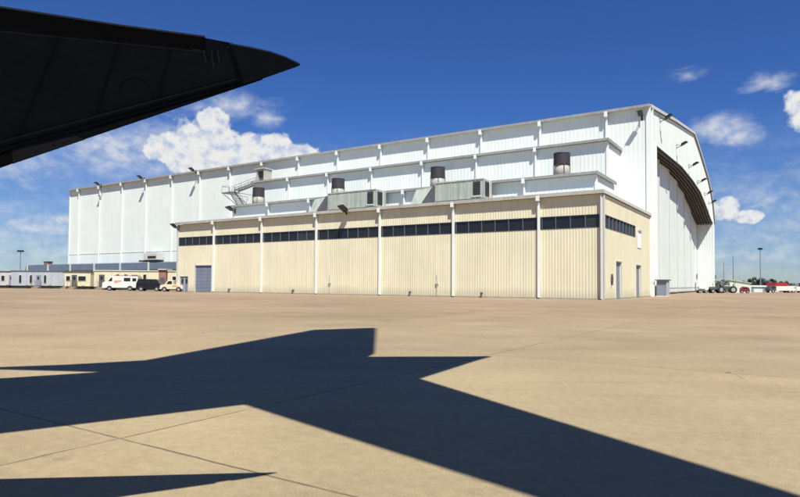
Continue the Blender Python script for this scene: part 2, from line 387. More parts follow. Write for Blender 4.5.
# far low structures on the far side of the gable
for k, (ya, yb, zt, xx) in enumerate([(97.2, 98.3, 12.5, -1.0), (98.3, 99.2, 8.2, -.6), (99.2, 100.4, 4.6, -.3)]):
    b = MB(); b.box(-60, xx, ya+.01, yb, 0, zt); b.build('side_annex', M['white2'], hg)
b = MB(); b.box(-.58, -.3, 98.5, 99.1, 6.2, 7.4); b.build('wall_vent', M['greydk'], hg)
b = MB(); b.box(-.28, 0, 99.4, 100.2, 3.0, 3.9); b.build('wall_vent', M['greydk'], hg)
for p in ((97.7, 12.6), (98.8, 8.3), (99.9, 4.7)):
    b = MB(); b.box(-.9, -.2, p[0]-.2, p[0]+.6, p[1]-.05, p[1]+.12); b.build('wall_ledge', M['white2'], hg)

# penthouse on the upper tier roof
ph = thing('stair_penthouse', 'tiny white rooftop stair hut with dark doorway on the upper hangar tier', 'roof hut', W(-62.6,17.0,19.01), TH)
b = MB(); b.box(-1.3, -1.05, -.6, 1.2, 0, 2.3); b.box(.5, .75, -.6, 1.2, 0, 2.3); b.box(-1.05, .5, .9, 1.2, 0, 2.3); b.box(-1.05,.5,-.6,.9,2.05,2.3); b.build('wall', M['beige'], ph)
b = MB(); b.box(-1.5, .95, -.8, 1.4, 2.31, 2.42); b.build('roof', M['trim'], ph)
b = MB(); b.box(-.98, .0, -.1, -.04, .02, 2.0); b.build('door', M['greydk'], ph)
# exterior stair
st = thing('exterior_stair', 'steel roof stair with two flights and landing beside the upper tier end', 'stair', W(-66.0,17.0,0), TH)
def flight(p, q, w, steps, nm):
    b = MB(); p = Vector(p); q = Vector(q); d = (q-p); hdir = Vector((d.x, d.y, 0)).normalized(); s = Vector((-hdir.y, hdir.x, 0))
    for sgn in (-1, 1):
        o = s*(w/2*sgn)
        up = Vector((0,0,.32)); t = s*.05*sgn
        b.hexa([p+o, p+o+t, q+o+t, q+o], [p+o+up, p+o+t+up, q+o+t+up, q+o+up])
        for h in (.6, 1.05):
            b.tube(p+o+Vector((0,0,h)), q+o+Vector((0,0,h)), .035, n=6)
        for k in range(4):
            c = p.lerp(q, k/3) + o; b.tube(c, c+Vector((0,0,1.05)), .035, n=6)
    o_ = b.build('stair_flight', M['pole'], st)
    b = MB()
    for k in range(steps):
        c = p.lerp(q, (k+.5)/steps)+Vector((0,0,.15)); a = s*(w/2-.01); e = hdir*.12
        b.hexa([c-a-e, c+a-e, c+a+e, c-a+e], [v+Vector((0,0,.04)) for v in (c-a-e, c+a-e, c+a+e, c-a+e)])
    b.build('tread', M['greydk'], o_)
flight((1.9,0,18.9), (-3.6,0,17.9), 1.0, 12, 'a')
flight((-4.1,-.6,17.8), (4.0,-5.2,13.65), 1.0, 14, 'b')
b = MB(); b.box(-6.4,-3.5,-1.0,.8,17.72,17.86)
for x in (-6.3,-3.6):
    b.tube((x,-.9,17.8),(x,5.3,14.6),.06,n=6); b.tube((x,.7,17.8),(x,5.3,17.8),.06,n=6); b.tube((x,-.95,17.86),(x,-.95,18.95),.04,n=6); b.tube((x,.75,17.86),(x,.75,18.95),.04,n=6)
b.tube((-6.3,-.95,18.95),(-6.3,.75,18.95),.04,n=6); b.tube((-6.3,-.95,18.95),(-4.6,-.95,18.95),.04,n=6)
b.build('landing', M['pole'], st)
b = MB(); b.box(1.85, 2.1, -.6, .9, 18.85, 18.97); b.tube((1.95,.5,18.9),(1.95,.5,10.4),.07,n=6); b.build('bracket', M['pole'], st)

# ------------------------------------------------------------------ cream annex in front of the hangar
LX0 = -63.1; H1 = 10.35; WB, WT = 6.88, 8.17; LD = 22.3
BAYS = [0, -6.25, -15.9, -25.65, -35.45, -45.15, -54.8, LX0]
lb = thing('cream_annex', 'long cream ribbed metal annex with dark ribbon windows in front of the hangar', 'building', W(0,0), TH)
b = MB(); b.box(LX0+.25, -.25, .35, LD, .02, H1-.25); b.build('body_core', M['greydk'], lb)
RD = (-58.9, -55.3, 3.88); SD = (-62.4, -60.45, 2.28)
def lowz(x):
    return 0.06
b = MB()
for a0, a1, z0 in ((LX0, SD[0], .06), (SD[0], SD[1], SD[2]), (SD[1], RD[0], .06), (RD[0], RD[1], RD[2]), (RD[1], 0, .06)):
    corr(b, 'x', a0, a1, 0, -1, z0, WB, .3, .045)
corr(b, 'x', LX0, 0, 0, -1, WT, H1-.25, .3, .045)
for a0, a1 in zip(BAYS[1:], BAYS):   # wall thickness behind the skin, leaving the openings
    b.box(a0, a1, .06, .3, WT, H1-.25)
b.box(RD[1], 0, .06, .3, .06, WB); b.box(SD[1], RD[0], .06, .3, .06, WB); b.box(LX0, SD[0], .06, .3, .06, WB); b.box(SD[0], SD[1], .06, .3, SD[2], WB); b.box(RD[0], RD[1], .06, .3, RD[2], WB)
b.build('front_wall', M['cream'], lb)
# end wall: segments round the openings  (y ranges)
D1 = (4.68, 7.05, 3.8); D2 = (13.95, 16.6, 3.72); EW = (.75, 13.9)
b = MB()
def endseg(y0, y1, z0, z1):
    corr(b, 'y', y0, y1, 0, 1, z0, z1, .6, .02); b.box(-.26, -.03, y0, y1, z0, z1)
endseg(0.02, D1[0], .06, WB); endseg(D1[0], D1[1], D1[2], WB); endseg(D1[1], D2[0], .06, WB); endseg(D2[0], D2[1], D2[2], WB); endseg(D2[1], 22.22, .06, WB)
endseg(0.02, EW[0], WB, WT); endseg(EW[1], 22.22, WB, WT); endseg(0.02, 22.22, WT, H1-.25)
b.build('end_wall', M['creamend'], lb)
b = MB(); corr(b, 'y', 0, LD, LX0, -1, 0, H1-.25, .6, .03); b.build('far_end_wall', M['creamend'], lb)
b = MB(); b.box(LX0-.15, .12, -.42, LD, H1-.1, H1); b.build('roof', M['roofg'], lb)
b = MB(); b.box(LX0-.15, .22, -.52, -.43, H1-.28, H1+.07); b.build('roof_gutter', M['gutter2'], lb)
b = MB(); b.box(.125, .22, -.42, 22.3, H1-.24, H1+.07); b.build('rake_trim', M['trim'], lb)
b = MB(); b.box(LX0, SD[0]-.1, -.12, .02, 0, .14); b.box(SD[1]+.1, RD[0]-.15, -.12, .02, 0, .14); b.box(RD[1]+.15, .1, -.12, .02, 0, .14); b.box(.0, .12, .02, D1[0], 0, .14); b.box(0,.12, D1[1], D2[0], 0, .14); b.box(0,.12,D2[1],22.2,0,.14)
b.build('plinth', mat('plinth_concrete', (.33,.30,.24), .9, .15, 2), lb)
# ribbon windows, one per bay
def ribbon(axis, a0, a1, n, pos, out, parent):
    fr = MB(); gl = MB()
    def bx(m, s0, s1, d0, d1, z0, z1):
        lo, hi = sorted((pos+out*d0, pos+out*d1))
        (m.box(s0, s1, lo, hi, z0, z1) if axis == 'x' else m.box(lo, hi, s0, s1, z0, z1))
    bx(fr, a0, a1, -.12, .03, WB, WB+.06); bx(fr, a0, a1, -.12, .03, WT-.06, WT)
    w = (a1-a0)/n
    for i in range(n+1):
        c = a0 + w*i; c = min(max(c, a0+.035), a1-.035)
        bx(fr, c-.035, c+.035, -.12, .03, WB+.06, WT-.06)
    f = fr.build('window', M['mull'], parent)
    for i in range(n):
        g_ = MB(); bx(g_, a0+w*i+.04, a0+w*(i+1)-.04, -.14, -.10, WB+.05, WT-.05); g_.build('pane', M[random.choice(['glass','glass','glass','glass2','glass2','glass3'])], f)
for a1, a0 in zip(BAYS, BAYS[1:]):
    n = 6 if abs(a1-a0) > 7.5 else 4
    if a0 == LX0: n = 5
    ribbon('x', a0+.22, a1-.22, n, 0, -1, lb)
ribbon('y', EW[0], EW[1], 9, 0, 1, lb)
# pilaster downspouts
for i, x in enumerate(BAYS[1:-1]):
    b = MB(); b.box(x-.11, x+.11, -.28, -.05, .12, H1-.28); b.box(x-.17, x+.17, -.6, -.4, H1-.6, H1-.1); b.build('downspout', M['white2'], lb)
b = MB(); b.box(-.3, .1, -.14, -.05, 0, H1-.28); b.box(.03, .12, -.14, .3, 0, H1-.24); b.build('corner_trim', M['trim'], lb)
b = MB(); b.tube((-.1,-.3,.1),(-.1,-.3,H1-.3), .11); b.build('downspout', M['trim'], lb)
b = MB(); b.box(LX0-.1, LX0+.25, -.13, -.05, 0, H1-.28); b.build('corner_trim', M['trim'], lb)
# roller door
rd = MB(); n = 26
for i in range(n):
    z0 = .04 + i*(RD[2]-.04)/n; z1 = z0 + (RD[2]-.04)/n
    rd.hexa([(RD[0],.04,z0),(RD[1],.04,z0),(RD[1],.2,z0),(RD[0],.2,z0)], [(RD[0],.08,z1),(RD[1],.08,z1),(RD[1],.2,z1),(RD[0],.2,z1)])
o = rd.build('roller_door', M['bluegr'], lb)
b = MB(); b.box(RD[0]-.16, RD[0], -.1, .05, 0, RD[2]+.14); b.box(RD[1], RD[1]+.16, -.1, .05, 0, RD[2]+.14); b.box(RD[0], RD[1], -.1, .05, RD[2], RD[2]+.14); b.build('frame', M['trim'], o)
# small double door
b = MB(); b.box(SD[0]+.05, SD[1]-.05, .03, .1, .04, SD[2]); o = b.build('double_door', M['bluegr'], lb)
b = MB(); b.box(SD[0]-.08, SD[0]+.05, -.09, .06, 0, SD[2]+.1); b.box(SD[1]-.05, SD[1]+.08, -.09, .06, 0, SD[2]+.1); b.box(SD[0]+.05, SD[1]-.05, -.09, .06, SD[2], SD[2]+.1)
mc = (SD[0]+SD[1])/2; b.box(mc-.05, mc+.05, 0, .06, 0, SD[2]); b.build('frame', M['trim'], o)
for c in (mc-.48, mc+.48):
    b = MB(); b.box(c-.2, c+.2, .01, .029, 1.25, 1.9); b.build('pane', M['glass'], o)
# end doors: deep doorways with a sliding door half drawn back
for (y0, y1, zt) in (D1, D2):
    b = MB(); b.box(-.24, -.14, y0, y1, .04, zt); o = b.build('sliding_door', M['bluegr'], lb)
    b = MB(); b.box(-.02, .08, y0-.12, y0, 0, zt+.12); b.box(-.02, .08, y1, y1+.12, 0, zt+.12); b.box(-.02, .08, y0, y1, zt, zt+.12); b.build('frame', M['trim'], o)
    b = MB(); b.box(-.135, -.1, y0+.15, y0+.3, 1.0, 1.3); b.build('handle', M['greydk'], o)
b = MB(); b.box(.03, .07, 14.9, 16.9, 5.75, 7.7); b.build('sign_panel', M['signw'], lb)
b = MB(); b.box(.03, .2, 15.0, 16.8, 7.72, 7.86); b.build('panel_hood', M['trim'], lb)
b = MB(); b.tube((.12,2.9,1.4),(.12,2.9,2.5),.09); b.box(.02,.2,2.7,3.05,1.75,2.2); b.build('conduit_box', M['greydk'], lb)
for x, nm in ((-39.3,'a'),(-51.4,'b'),(-12.5,'c'),(-21.4,'d')):
    b = MB(); b.tube((x,-.3,.02),(x,-.3,.55),.09); b.tube((x,-.3,.5),(x,-.02,.5),.07); b.build('pipe_outlet', M['greydk'], lb)

b = MB(); b.box(HX0+.3, -64.5, HY-.1, HY-.06, 8.1, 8.16); b.build('sheet_lap', M['white2'], hg)
for k, x in enumerate((-33.2, -17.9)):
    b = MB(); b.tube((x,-.16,.2),(x,-.16,2.6),.03,n=6); b.box(x-.14,x+.14,-.22,-.07,1.4,1.8); b.build('conduit_box', M['trim'], lb)
# ------------------------------------------------------------------ rooftop machinery
fan_labels = ['squat round exhaust fan with black cap at the right end of the hangar tier roof',
              'round exhaust fan with black cap behind the duct unit with the raised base',
              'round exhaust fan with black cap behind the duct unit farther from the annex corner',
              'round exhaust fan with black cap below the rooftop stair hut']
FX = [-7.85, -24.75, -41.85, -58.6]
def make_fan():
    t = thing('exhaust_fan', fan_labels[0], 'exhaust fan', W(FX[0],12.0,13.67), TH, 'exhaust fans along the lower tier roof')
    b = MB(); b.box(-1.15,1.15,-1.15,1.15,0,.35); b.build('curb', M['greydk'], t)
    b = MB(); b.tube((0,0,.35),(0,0,2.1),.95,.85,24); b.build('drum', M['beige'], t, True)
    b = MB(); b.tube((0,0,1.95),(0,0,3.3),.98,.95,24); b.build('cap', M['black'], t)
    b = MB(); b.tube((0,0,3.3),(0,0,3.4),1.0,.9,24); b.build('rim', M['greydk'], t)
    for a in range(4):
        c, s = math.cos(a*math.pi/2+.6), math.sin(a*math.pi/2+.6)
        b = MB(); b.tube((c*.97,s*.97,.35),(c*.97,s*.97,2.0),.05,n=6); b.build('stay', M['greydk'], t)
    return t
f0 = make_fan(); fans = [f0]
for i in range(1, 4):
    c = copy_tree(f0); c.location = W(FX[i],12.0,13.67); c['label'] = fan_labels[i]; fans.append(c)

def duct_unit(x0, x1, xl, label):
    t = thing('air_handler', label, 'air handling unit', W(x1,5.0,10.36), TH, 'green duct units on the annex roof')
    L_ = x1-x0; Z0, Z1 = 1.0, 3.25
    b = MB(); b.box(-L_, 0, 0, 2.3, Z0, Z1); body = b.build('housing', M['green'], t, bevel=.03)
    n = int(L_/1.05)
    b = MB()
    for i in range(n+1):
        x = -L_ + i*L_/n
        b.box(x-.04, x+.04, -.05, -.002, Z0, Z1)
    b.box(-L_, 0.0, -.07, -.003, Z1-.1, Z1+.03); b.build('seam', M['green'], body)
    # sloping intake hood
    l = x1-xl
    b = MB(); b.hexa([(-l,-.1,Z0-.15),(-L_-.0,-.1,Z0-.15),(-L_,2.2,Z0-.15),(-l,2.2,Z0-.15)], [(-l+.25,-.1+.9,Z1-.5),(-L_,-.1+.9,Z1-.25),(-L_,2.2,Z1-.25),(-l+.25,2.2,Z1-.5)])
    b.build('intake_hood', M['green'], t)
    b = MB(); b.hexa([(-L_-1.7,-.45,Z0-.1),(-L_-.02,-.45,Z0-.1),(-L_-.02,-.12,Z0-.1),(-L_-1.7,-.12,Z0-.1)],[(-L_-.25,-.2,Z1-.35),(-L_-.02,-.2,Z1-.35),(-L_-.02,.1,Z1-.35),(-L_-.25,.1,Z1-.35)])
    b.build('gusset_shade', M['greydk'], t)  # dark grey wedge, triangular shadow beside the hood put into its colour
    lv = MB(); lv.box(-1.35,-.45,-.06,-.004,Z0+.35,Z1-.3); lo = lv.build('louvre', M['black'], t)
    b = MB()
    for k in range(7): z = Z0+.42+k*.21; b.box(-1.33,-.47,-.1,-.065,z,z+.05)
    b.build('slat', M['greydk'], lo)
    lv = MB(); lv.box(.004,.06,.35,1.35,Z0+.3,Z1-.3); lo = lv.build('louvre', M['black'], t)
    b = MB()
    for k in range(7): z = Z0+.42+k*.21; b.box(.065,.1,.37,1.33,z,z+.05)
    b.build('slat', M['greydk'], lo)
    b = MB(); b.box(-1.5,-.3,-.09,-.065,Z0+.2,Z0+.33); b.box(.002,.09,1.5,1.62,Z0,Z1); b.build('trim', M['trim'], t)
    b = MB(); b.box(-l, 0, .15, .35, .78, .99-.16); b.box(-l, 0, 1.9, 2.1, .78, .99-.16); b.build('base_frame', M['black'], t)
    k = 0; x = -l+.4
    while x < 0:
        b = MB(); b.box(x-.07, x+.07, .18, .32, -.02, .78); b.box(x-.07, x+.07, 1.93, 2.07, -.02, .78); b.build('leg', M['greydk'], t); x += l/4
    return t
duct_unit(-21.1, -14.7, -24.6, 'green box duct unit with two louvres nearer the annex corner')
duct_unit(-37.9, -29.9, -41.2, 'longer green duct unit farther from the annex corner, above the floodlight')

# ------------------------------------------------------------------ floodlights
def floodlight(name_label, loc, rz, arm=1.0, tilt=.6, group=None, w=.62):
    t = thing('floodlight', name_label, 'floodlight', loc, rz, group)
    b = MB(); b.tube((0, arm, -.45), (0, .1, -.1), .045, n=6); b.tube((0, arm, .05), (0, .25, -.1), .035, n=6); b.box(-.1,.1,arm-.03,arm,-.6,.2); b.build('bracket', M['lamp'], t)
    d = Vector((0, -math.cos(tilt), math.sin(tilt))); u = Vector((0, math.sin(tilt), math.cos(tilt))); x_ = Vector((1,0,0))
    L2 = w*1.25; hw = w*.42; c = d*.25
    q = [c-x_*hw-d*L2/2-u*.02, c+x_*hw-d*L2/2-u*.02, c+x_*hw+d*L2/2-u*.02, c-x_*hw+d*L2/2-u*.02]
    p = [c-x_*hw*.6-d*L2*.36+u*.3*w, c+x_*hw*.6-d*L2*.36+u*.3*w, c+x_*hw*.6+d*L2*.28+u*.3*w, c-x_*hw*.6+d*L2*.28+u*.3*w]
    b = MB(); b.hexa(q, p); b.build('housing', M['lamp'], t)
    b = MB(); b.hexa([v-u*.04 for v in q], [v-u*.003 for v in q]); b.build('lens', M['lens'], t)
    return t
EL = [(-120.8,'first floodlight from the left along the hangar eave'), (-104.2,'second floodlight from the left along the hangar eave'), (-86.8,'third floodlight from the left along the hangar eave, above the annex end')]
for x, lab in EL: floodlight(lab, W(x, HY-1.7, 24.15), TH, .95, .5, 'floodlights along the hangar eave', .95)
ord_ = ['highest floodlight on the gable, beside the hangar corner', 'second floodlight down the gable, above the start of the door arch', 'third floodlight down the gable row, left of the ridge',
        'fourth floodlight down the gable row, just past the ridge', 'fifth floodlight down the gable row', 'lowest floodlight of the gable row by the far eave']
for (y, z), lab in zip([(29.35,24.1),(43.2,23.2),(56.3,22.3),(67.7,21.2),(77.9,20.2),(85.0,19.2)], ord_):
    floodlight(lab, W(1.0, y, z), TH + math.pi/2, .9, .5, 'floodlights across the hangar gable', .85)
floodlight('small floodlight under the hangar eave at the near corner', W(-.8, HY-1.1, 22.9), TH, .75, .5, None, .8)
floodlight('dark floodlight on the annex roof edge in front of the green duct unit', W(-30.45, -.95, 10.35), TH, .55, .45, None, 1.0)
floodlight('small floodlight on the far left corner of the cream annex', W(-62.9, -.8, 9.75), TH, .75, .6, None, .8)
floodlight('floodlight on the left end of the lower hangar tier', W(-59.6, 7.0, 13.0), TH, .95, .4, None, 1.0)

# electrical cabinet at the hangar corner
t = thing('switch_cabinet', 'grey switch cabinet standing against the near hangar corner', 'cabinet', W(1.15,24.3,0), TH)
b = MB(); b.box(-.6,.6,-.9,.9,.12,2.05); b.build('housing', mat('grey_cabinet', (.42,.43,.40), .5, .1, 2, streak=.2), t, bevel=.02)
b = MB(); b.box(-.7,.7,-1.0,1.0,0,.12); b.build('base', M['trim'], t)
b = MB(); b.box(-.75,.75,-1.2,1.5,2.06,2.16); b.build('canopy', M['greydk'], t)
b = MB(); b.box(-.55,.55,-.93,-.902,.2,1.95); b.build('door', M['bluegr'], t)

# ------------------------------------------------------------------ low blue grey shed left of the annex
ax = thing('lean_to_shed', 'long low blue grey shed along the foot of the hangar wall', 'shed', W(0,0), TH)
b = MB(); corr(b, 'x', -151, -64, 20.4, -1, 0, 4.1, .6, .05); b.box(-151, -64, 20.45, 22.3, 0, 5.3); b.box(-151,-136,22.3,27,0,5.3); b.build('wall', M['trailbl'], ax)
b = MB(); b.hexa([(-151.4,19.7,4.1),(-63.9,19.7,4.1),(-63.9,22.25,4.1),(-151.4,22.25,4.1)], [(-151.4,19.9,5.5),(-63.9,19.9,5.5),(-63.9,22.25,5.75),(-151.4,22.25,5.75)]); b.build('roof', M['navy'], ax)  # tall navy front carries the shadow band of the eaves in its colour
for i in range(9):
    x = -150 + i*10.2; b = MB(); b.box(x-.18, x+.18, 19.45, 19.68, 0, 5.6); b.build('downspout', M['trim'], ax)
t = thing('rooftop_unit', 'grey box unit with dark grille on the low blue grey shed roof', 'rooftop unit', W(-99.8,21.2,5.72), TH)
b = MB(); b.box(-2.3,2.4,-.8,.8,.45,1.9); b.build('housing', M['trim'], t); b = MB(); b.box(-.7,2.1,-.86,-.803,.75,1.25); b.build('grille', M['black'], t)
b = MB(); b.box(-4.2,-1.6,-.6,.6,.05,.42); b.box(-1.5,2,-.6,.6,0,.44); b.build('base', M['greydk'], t)
t = thing('roof_vent', 'small brown vent box on the far left end of the low shed roof', 'vent', W(-142.6,21.0,5.6), TH)
b = MB(); b.box(-.9,.9,-.6,.6,0,.7); b.build('housing', M['reddoor'], t); b = MB(); b.box(-1.1,1.1,-.7,.7,.71,.85); b.build('cap', M['greydk'], t)

# ------------------------------------------------------------------ office trailers
def trailer(label, x0, x1, y, h, m, wins, doors, rz=0.0, roof='greydk', depth=3.0, steps=True, z0=.55, vert=True):
    t = thing('office_trailer', label, 'office trailer', (x0, y, 0), rz, None); w = x1-x0
    b = MB()
    corr(b, 'x', 0, w, 0, -1, z0, h, .32, .03); b.box(0, w, .02, depth, z0, h); b.build('body', m, t)
    b = MB(); b.box(-.08, w+.08, -.14, depth+.08, h, h+.14); b.build('roof', M[roof], t)
    b = MB(); b.box(.2, w-.2, .15, depth-.1, .05, z0-.02); b.build('skirt', M['black'], t)
    for (a, ww, zb, zt) in wins:
        b = MB(); b.box(a-.06, a+ww+.06, -.09, -.035, zb-.06, zt+.06); o = b.build('window', M['trim'], t)
        b = MB(); b.box(a, a+ww, -.105, -.091, zb, zt); b.build('pane', M['glass'], o)
    for a in doors:
        b = MB(); b.box(a, a+.95, -.09, -.035, z0+.03, z0+2.1); o = b.build('door', M['bluegr'] if m is not M['trailcr'] else M['greydk'], t)
        b = MB(); b.box(a+.3, a+.65, -.105, -.091, z0+1.2, z0+1.8); b.build('pane', M['glass'], o)
        if steps:
            b = MB()
            for k in range(3): b.box(a-.15, a+1.1, -1.3+k*.38, -1.3+k*.38+.4, 0.0, .17*(k+1))
            for sx_ in (a-.15, a+1.1): b.tube((sx_,-1.2,.1),(sx_,-1.2,1.1),.03,n=6); b.tube((sx_,-.15,.5),(sx_,-.15,1.6),.03,n=6); b.tube((sx_,-1.2,1.1),(sx_,-.15,1.6),.03,n=6)
            b.build('steps', M['wood'], t)
    for a in (w*.3, w*.38, w*.72):
        b = MB(); b.tube((a,.25,.36),(a,.0,.36),.36,n=16); b.build('wheel', M['tyre'], t)
    return t
trailer('white office trailer cut off by the left edge', -83, -76.9, 121, 3.3, M['trailwh'], [(3.2,.6,1.5,2.5)], [4.7], steps=False)
trailer('long pale blue office trailer with narrow dark windows', -76.6, -66.0, 119, 3.4, M['trailbl'], [(1.6,.45,1.1,2.6),(3.7,.45,1.1,2.6),(6.5,.45,1.1,2.6)], [4.9], roof='navy')
trailer('short blue trailer section with open stair next to the cream trailer', -65.7, -62.7, 117.5, 3.3, M['trailbl'], [], [.6])
trailer('cream rounded trailer with wide dark window between blue trailers', -62.2, -57.4, 112, 3.15, M['trailcr'], [(.35,.7,1.6,2.4),(2.6,1.35,1.6,2.4)], [1.35], depth=2.6)
trailer('low pale blue trailer gap module left of the longest cream trailer', -57.2, -54.2, 114.5, 3.1, M['trailbl'], [(.5,.4,1.5,2.2)], [1.3], steps=False)
trailer('longest cream office trailer behind the white camper', -53.2, -41.95, 105, 3.3, M['trailcr'], [(3.9,.5,1.4,2.7),(5.3,.5,1.4,2.7),(8.6,.5,1.3,2.7)], [.9, 6.6], roof='trim')
t = thing('entry_porch', 'faded red entry porch at the right end of the longest cream trailer', 'porch', (-41.9,105,0), 0)
b = MB(); b.box(0,1.2,0,2.6,.2,3.55); b.build('body', M['reddoor'], t); b = MB(); b.box(.25,1.0,-.06,-.003,.25,2.2); b.build('door', M['greydk'], t)
b = MB(); b.box(-.1,1.3,-.3,2.7,3.56,3.72); b.build('roof', M['trim'], t)
trailer('short cream trailer between the red porch and the annex', -40.6, -36.6, 105.5, 3.3, M['trailcr'], [(.9,.6,1.5,2.4)], [2.2], roof='trim', steps=False)

# ------------------------------------------------------------------ vehicles
def wheel(t, x, y, r, w=.22, side=-1):
    b = MB(); b.tube((x, y, r), (x, y - side*w, r), r, n=20); o = b.build('wheel', M['tyre'], t)
    b = MB(); b.tube((x, y + side*.012, r), (x, y, r), r*.58, r*.58, n=14); b.build('rim', M['rim'], o)
def vehicle(name, label, cat, loc, rz, prof, width, m, wheels, r, wins, lights=(), extra=None):
    t = thing(name, label, cat, loc, rz)
    b = MB(); b.prism(prof, 'y', 0, width); body = b.build('body', m, t, bevel=.05)
    for q in wins:
        b = MB(); b.prism(q, 'y', -.012, -.002); b.build('window', M['glass'], t)
        b = MB(); b.prism(q, 'y', width+.002, width+.012); b.build('window', M['glass'], t)
    for x in wheels:
        wheel(t, x, -.02, r); wheel(t, x, width+.02, r, side=1)
        b = MB(); pts = [(x + (r+.08)*math.cos(a), r + (r+.08)*math.sin(a)) for a in [math.pi*i/10 for i in range(11)]]
        b.prism(pts, 'y', -.016, -.004); b.build('wheel_arch', M['black'], t)
    for (x, z) in lights:
        b = MB(); b.box(x-.03, x+.03, .1, .35, z-.1, z+.1); b.build('headlight', M['lens'], t)
        b = MB(); b.box(x-.03, x+.03, width-.35, width-.1, z-.1, z+.1); b.build('headlight', M['lens'], t)
    if extra: extra(t)
    return t
def camper_extra(t):
    b = MB(); b.box(1.75, 5.3, .15, 1.75, 2.32, 2.44); b.build('roof_rack', M['reddoor'], t)
    b = MB(); b.box(1.9, 3.0, -.02, -.003, 1.45, 1.62); b.box(1.9, 2.4, -.02, -.003, 1.25, 1.4); b.build('stripe', M['orange'], t)
    b = MB(); b.box(.6, 5.4, -.05, -.002, .42, .5); b.build('side_trim', M['greydk'], t)
    b = MB(); b.box(-.1, .05, .05, 1.85, .42, .6); b.box(5.5, 5.62, .05, 1.85, .42, .6); b.build('bumper', M['rim'], t)
vehicle('camper_van', 'white camper van with orange stripe and red roof rack parked by the trailers', 'camper van', (-47.1,95.5,0), R(4),
        [(0,.42),(5.5,.42),(5.5,2.3),(1.3,2.32),(.75,1.55),(.05,1.3)], 1.9, M['carwh'], (1.15,4.3), .36,
        [[(.92,1.5),(1.55,1.5),(1.55,2.1),(1.4,2.1)], [(3.35,1.5),(4.35,1.5),(4.35,2.05),(3.35,2.05)], [(4.65,1.5),(5.25,1.5),(5.25,2.0),(4.65,2.0)]], ((0.02,.95),), camper_extra)
def van_extra(t):
    b = MB(); b.box(-.08,.05,.05,1.8,.38,.52); b.box(3.95,4.08,.05,1.8,.38,.52); b.build('bumper', M['greydk'], t)
vehicle('van', 'dark navy van parked between the white camper and the cream pickup', 'van', (-40.9,93.5,0), R(6),
        [(0,.35),(4.0,.35),(4.0,1.05),(3.55,1.2),(3.1,1.85),(.35,1.9),(.05,1.2)], 1.85, M['carnavy'], (.8,3.15), .33,
        [[(.4,1.25),(1.2,1.25),(1.2,1.7),(.5,1.7)], [(1.35,1.25),(2.2,1.25),(2.2,1.7),(1.35,1.7)], [(2.35,1.25),(3.25,1.25),(3.0,1.7),(2.35,1.7)]], ((3.98,.8),), van_extra)
def pick_extra(t):
    b = MB(); b.box(-.08,.04,.05,1.6,.35,.5); b.build('bumper', M['rim'], t)
    b = MB(); b.box(1.9,2.6,-.015,-.002,.75,.95); b.build('stripe', M['orange'], t)
vehicle('pickup_truck', 'small cream pickup truck parked beside the annex end', 'pickup truck', (-36.0,90.5,0), R(3),
        [(0,.35),(3.5,.35),(3.5,.95),(2.0,1.0),(1.95,1.72),(1.15,1.74),(.75,1.1),(.05,.95)], 1.65, M['carcream'], (.7,2.8), .32,
        [[(1.0,1.12),(1.8,1.12),(1.8,1.58),(1.28,1.58)]], ((0.02,.75),), pick_extra)
# parked vehicles and equipment on the right
vehicle('car', 'small red hatchback parked right of the hangar doors', 'car', (66.6,118.4,0), R(-25),
        [(0,.3),(1.75,.3),(1.75,.8),(1.55,1.2),(.55,1.32),(.1,.95)], 1.5, M['carred'], (.4,1.4), .28,
        [[(.55,.85),(1.4,.85),(1.3,1.12),(.65,1.16)]], ())
def tractor(label, loc, rz, m, s=1.0):
    t = thing('tractor', label, 'tractor', loc, rz)
    b = MB(); b.prism([(0,.7),(1.5,.75),(1.5,1.25),(.05,1.2)], 'y', .55, 1.15); b.build('bonnet', m, t, bevel=.04)
    b = MB(); b.prism([(1.5,.6),(2.7,.6),(2.7,1.15),(1.9,1.25),(1.5,1.25)], 'y', .4, 1.3); b.build('body', m, t, bevel=.03)
    for x, y in ((1.6,.5),(1.6,1.2),(2.6,.5),(2.6,1.2)):
        b = MB(); b.tube((x,y,1.2),(x,y,2.25),.04,n=6); b.build('cab_post', M['greydk'], t)
    b = MB(); b.box(1.45,2.8,.38,1.32,2.26,2.36); b.build('cab_roof', m, t)
    b = MB(); b.box(2.0,2.4,.65,1.05,1.26,1.36); b.box(2.38,2.46,.65,1.05,1.3,1.75); b.build('seat', M['black'], t)
    b = MB(); b.tube((.7,.85,1.2),(.7,.85,1.9),.04,n=8); b.build('exhaust_pipe', M['greydk'], t)
    for y, sd in ((.35,-1),(1.35,1)):
        wheel(t, 2.25, y, .68, .36, sd); wheel(t, .4, y, .42, .26, sd)
    return t
tractor('green tractor with white wheels parked beside the far hangar wall', (63.6,119.3,0), R(-10), M['cargreen'])
tractor('dark tow tractor parked left of the green tractor', (60.5,116.8,0), R(12), M['greydk'])
t = thing('ground_cart', 'low dark ground cart with white tank in front of the far hangar door', 'cart', (57.9,117.2,0), R(0))
b = MB(); b.box(0,1.9,0,1.0,.35,.55); b.build('bed', M['greydk'], t)
b = MB(); b.tube((.3,.5,.95),(1.4,.5,.95),.38,n=16); b.build('tank', M['carwh'], t, bevel=.03)
for x in (.35,1.55): wheel(t, x, 0, .3, .18); wheel(t, x, 1.0, .3, .18, 1)
b = MB(); b.tube((1.9,.5,.45),(2.5,.5,.3),.04,n=6); b.build('tow_bar', M['greydk'], t)

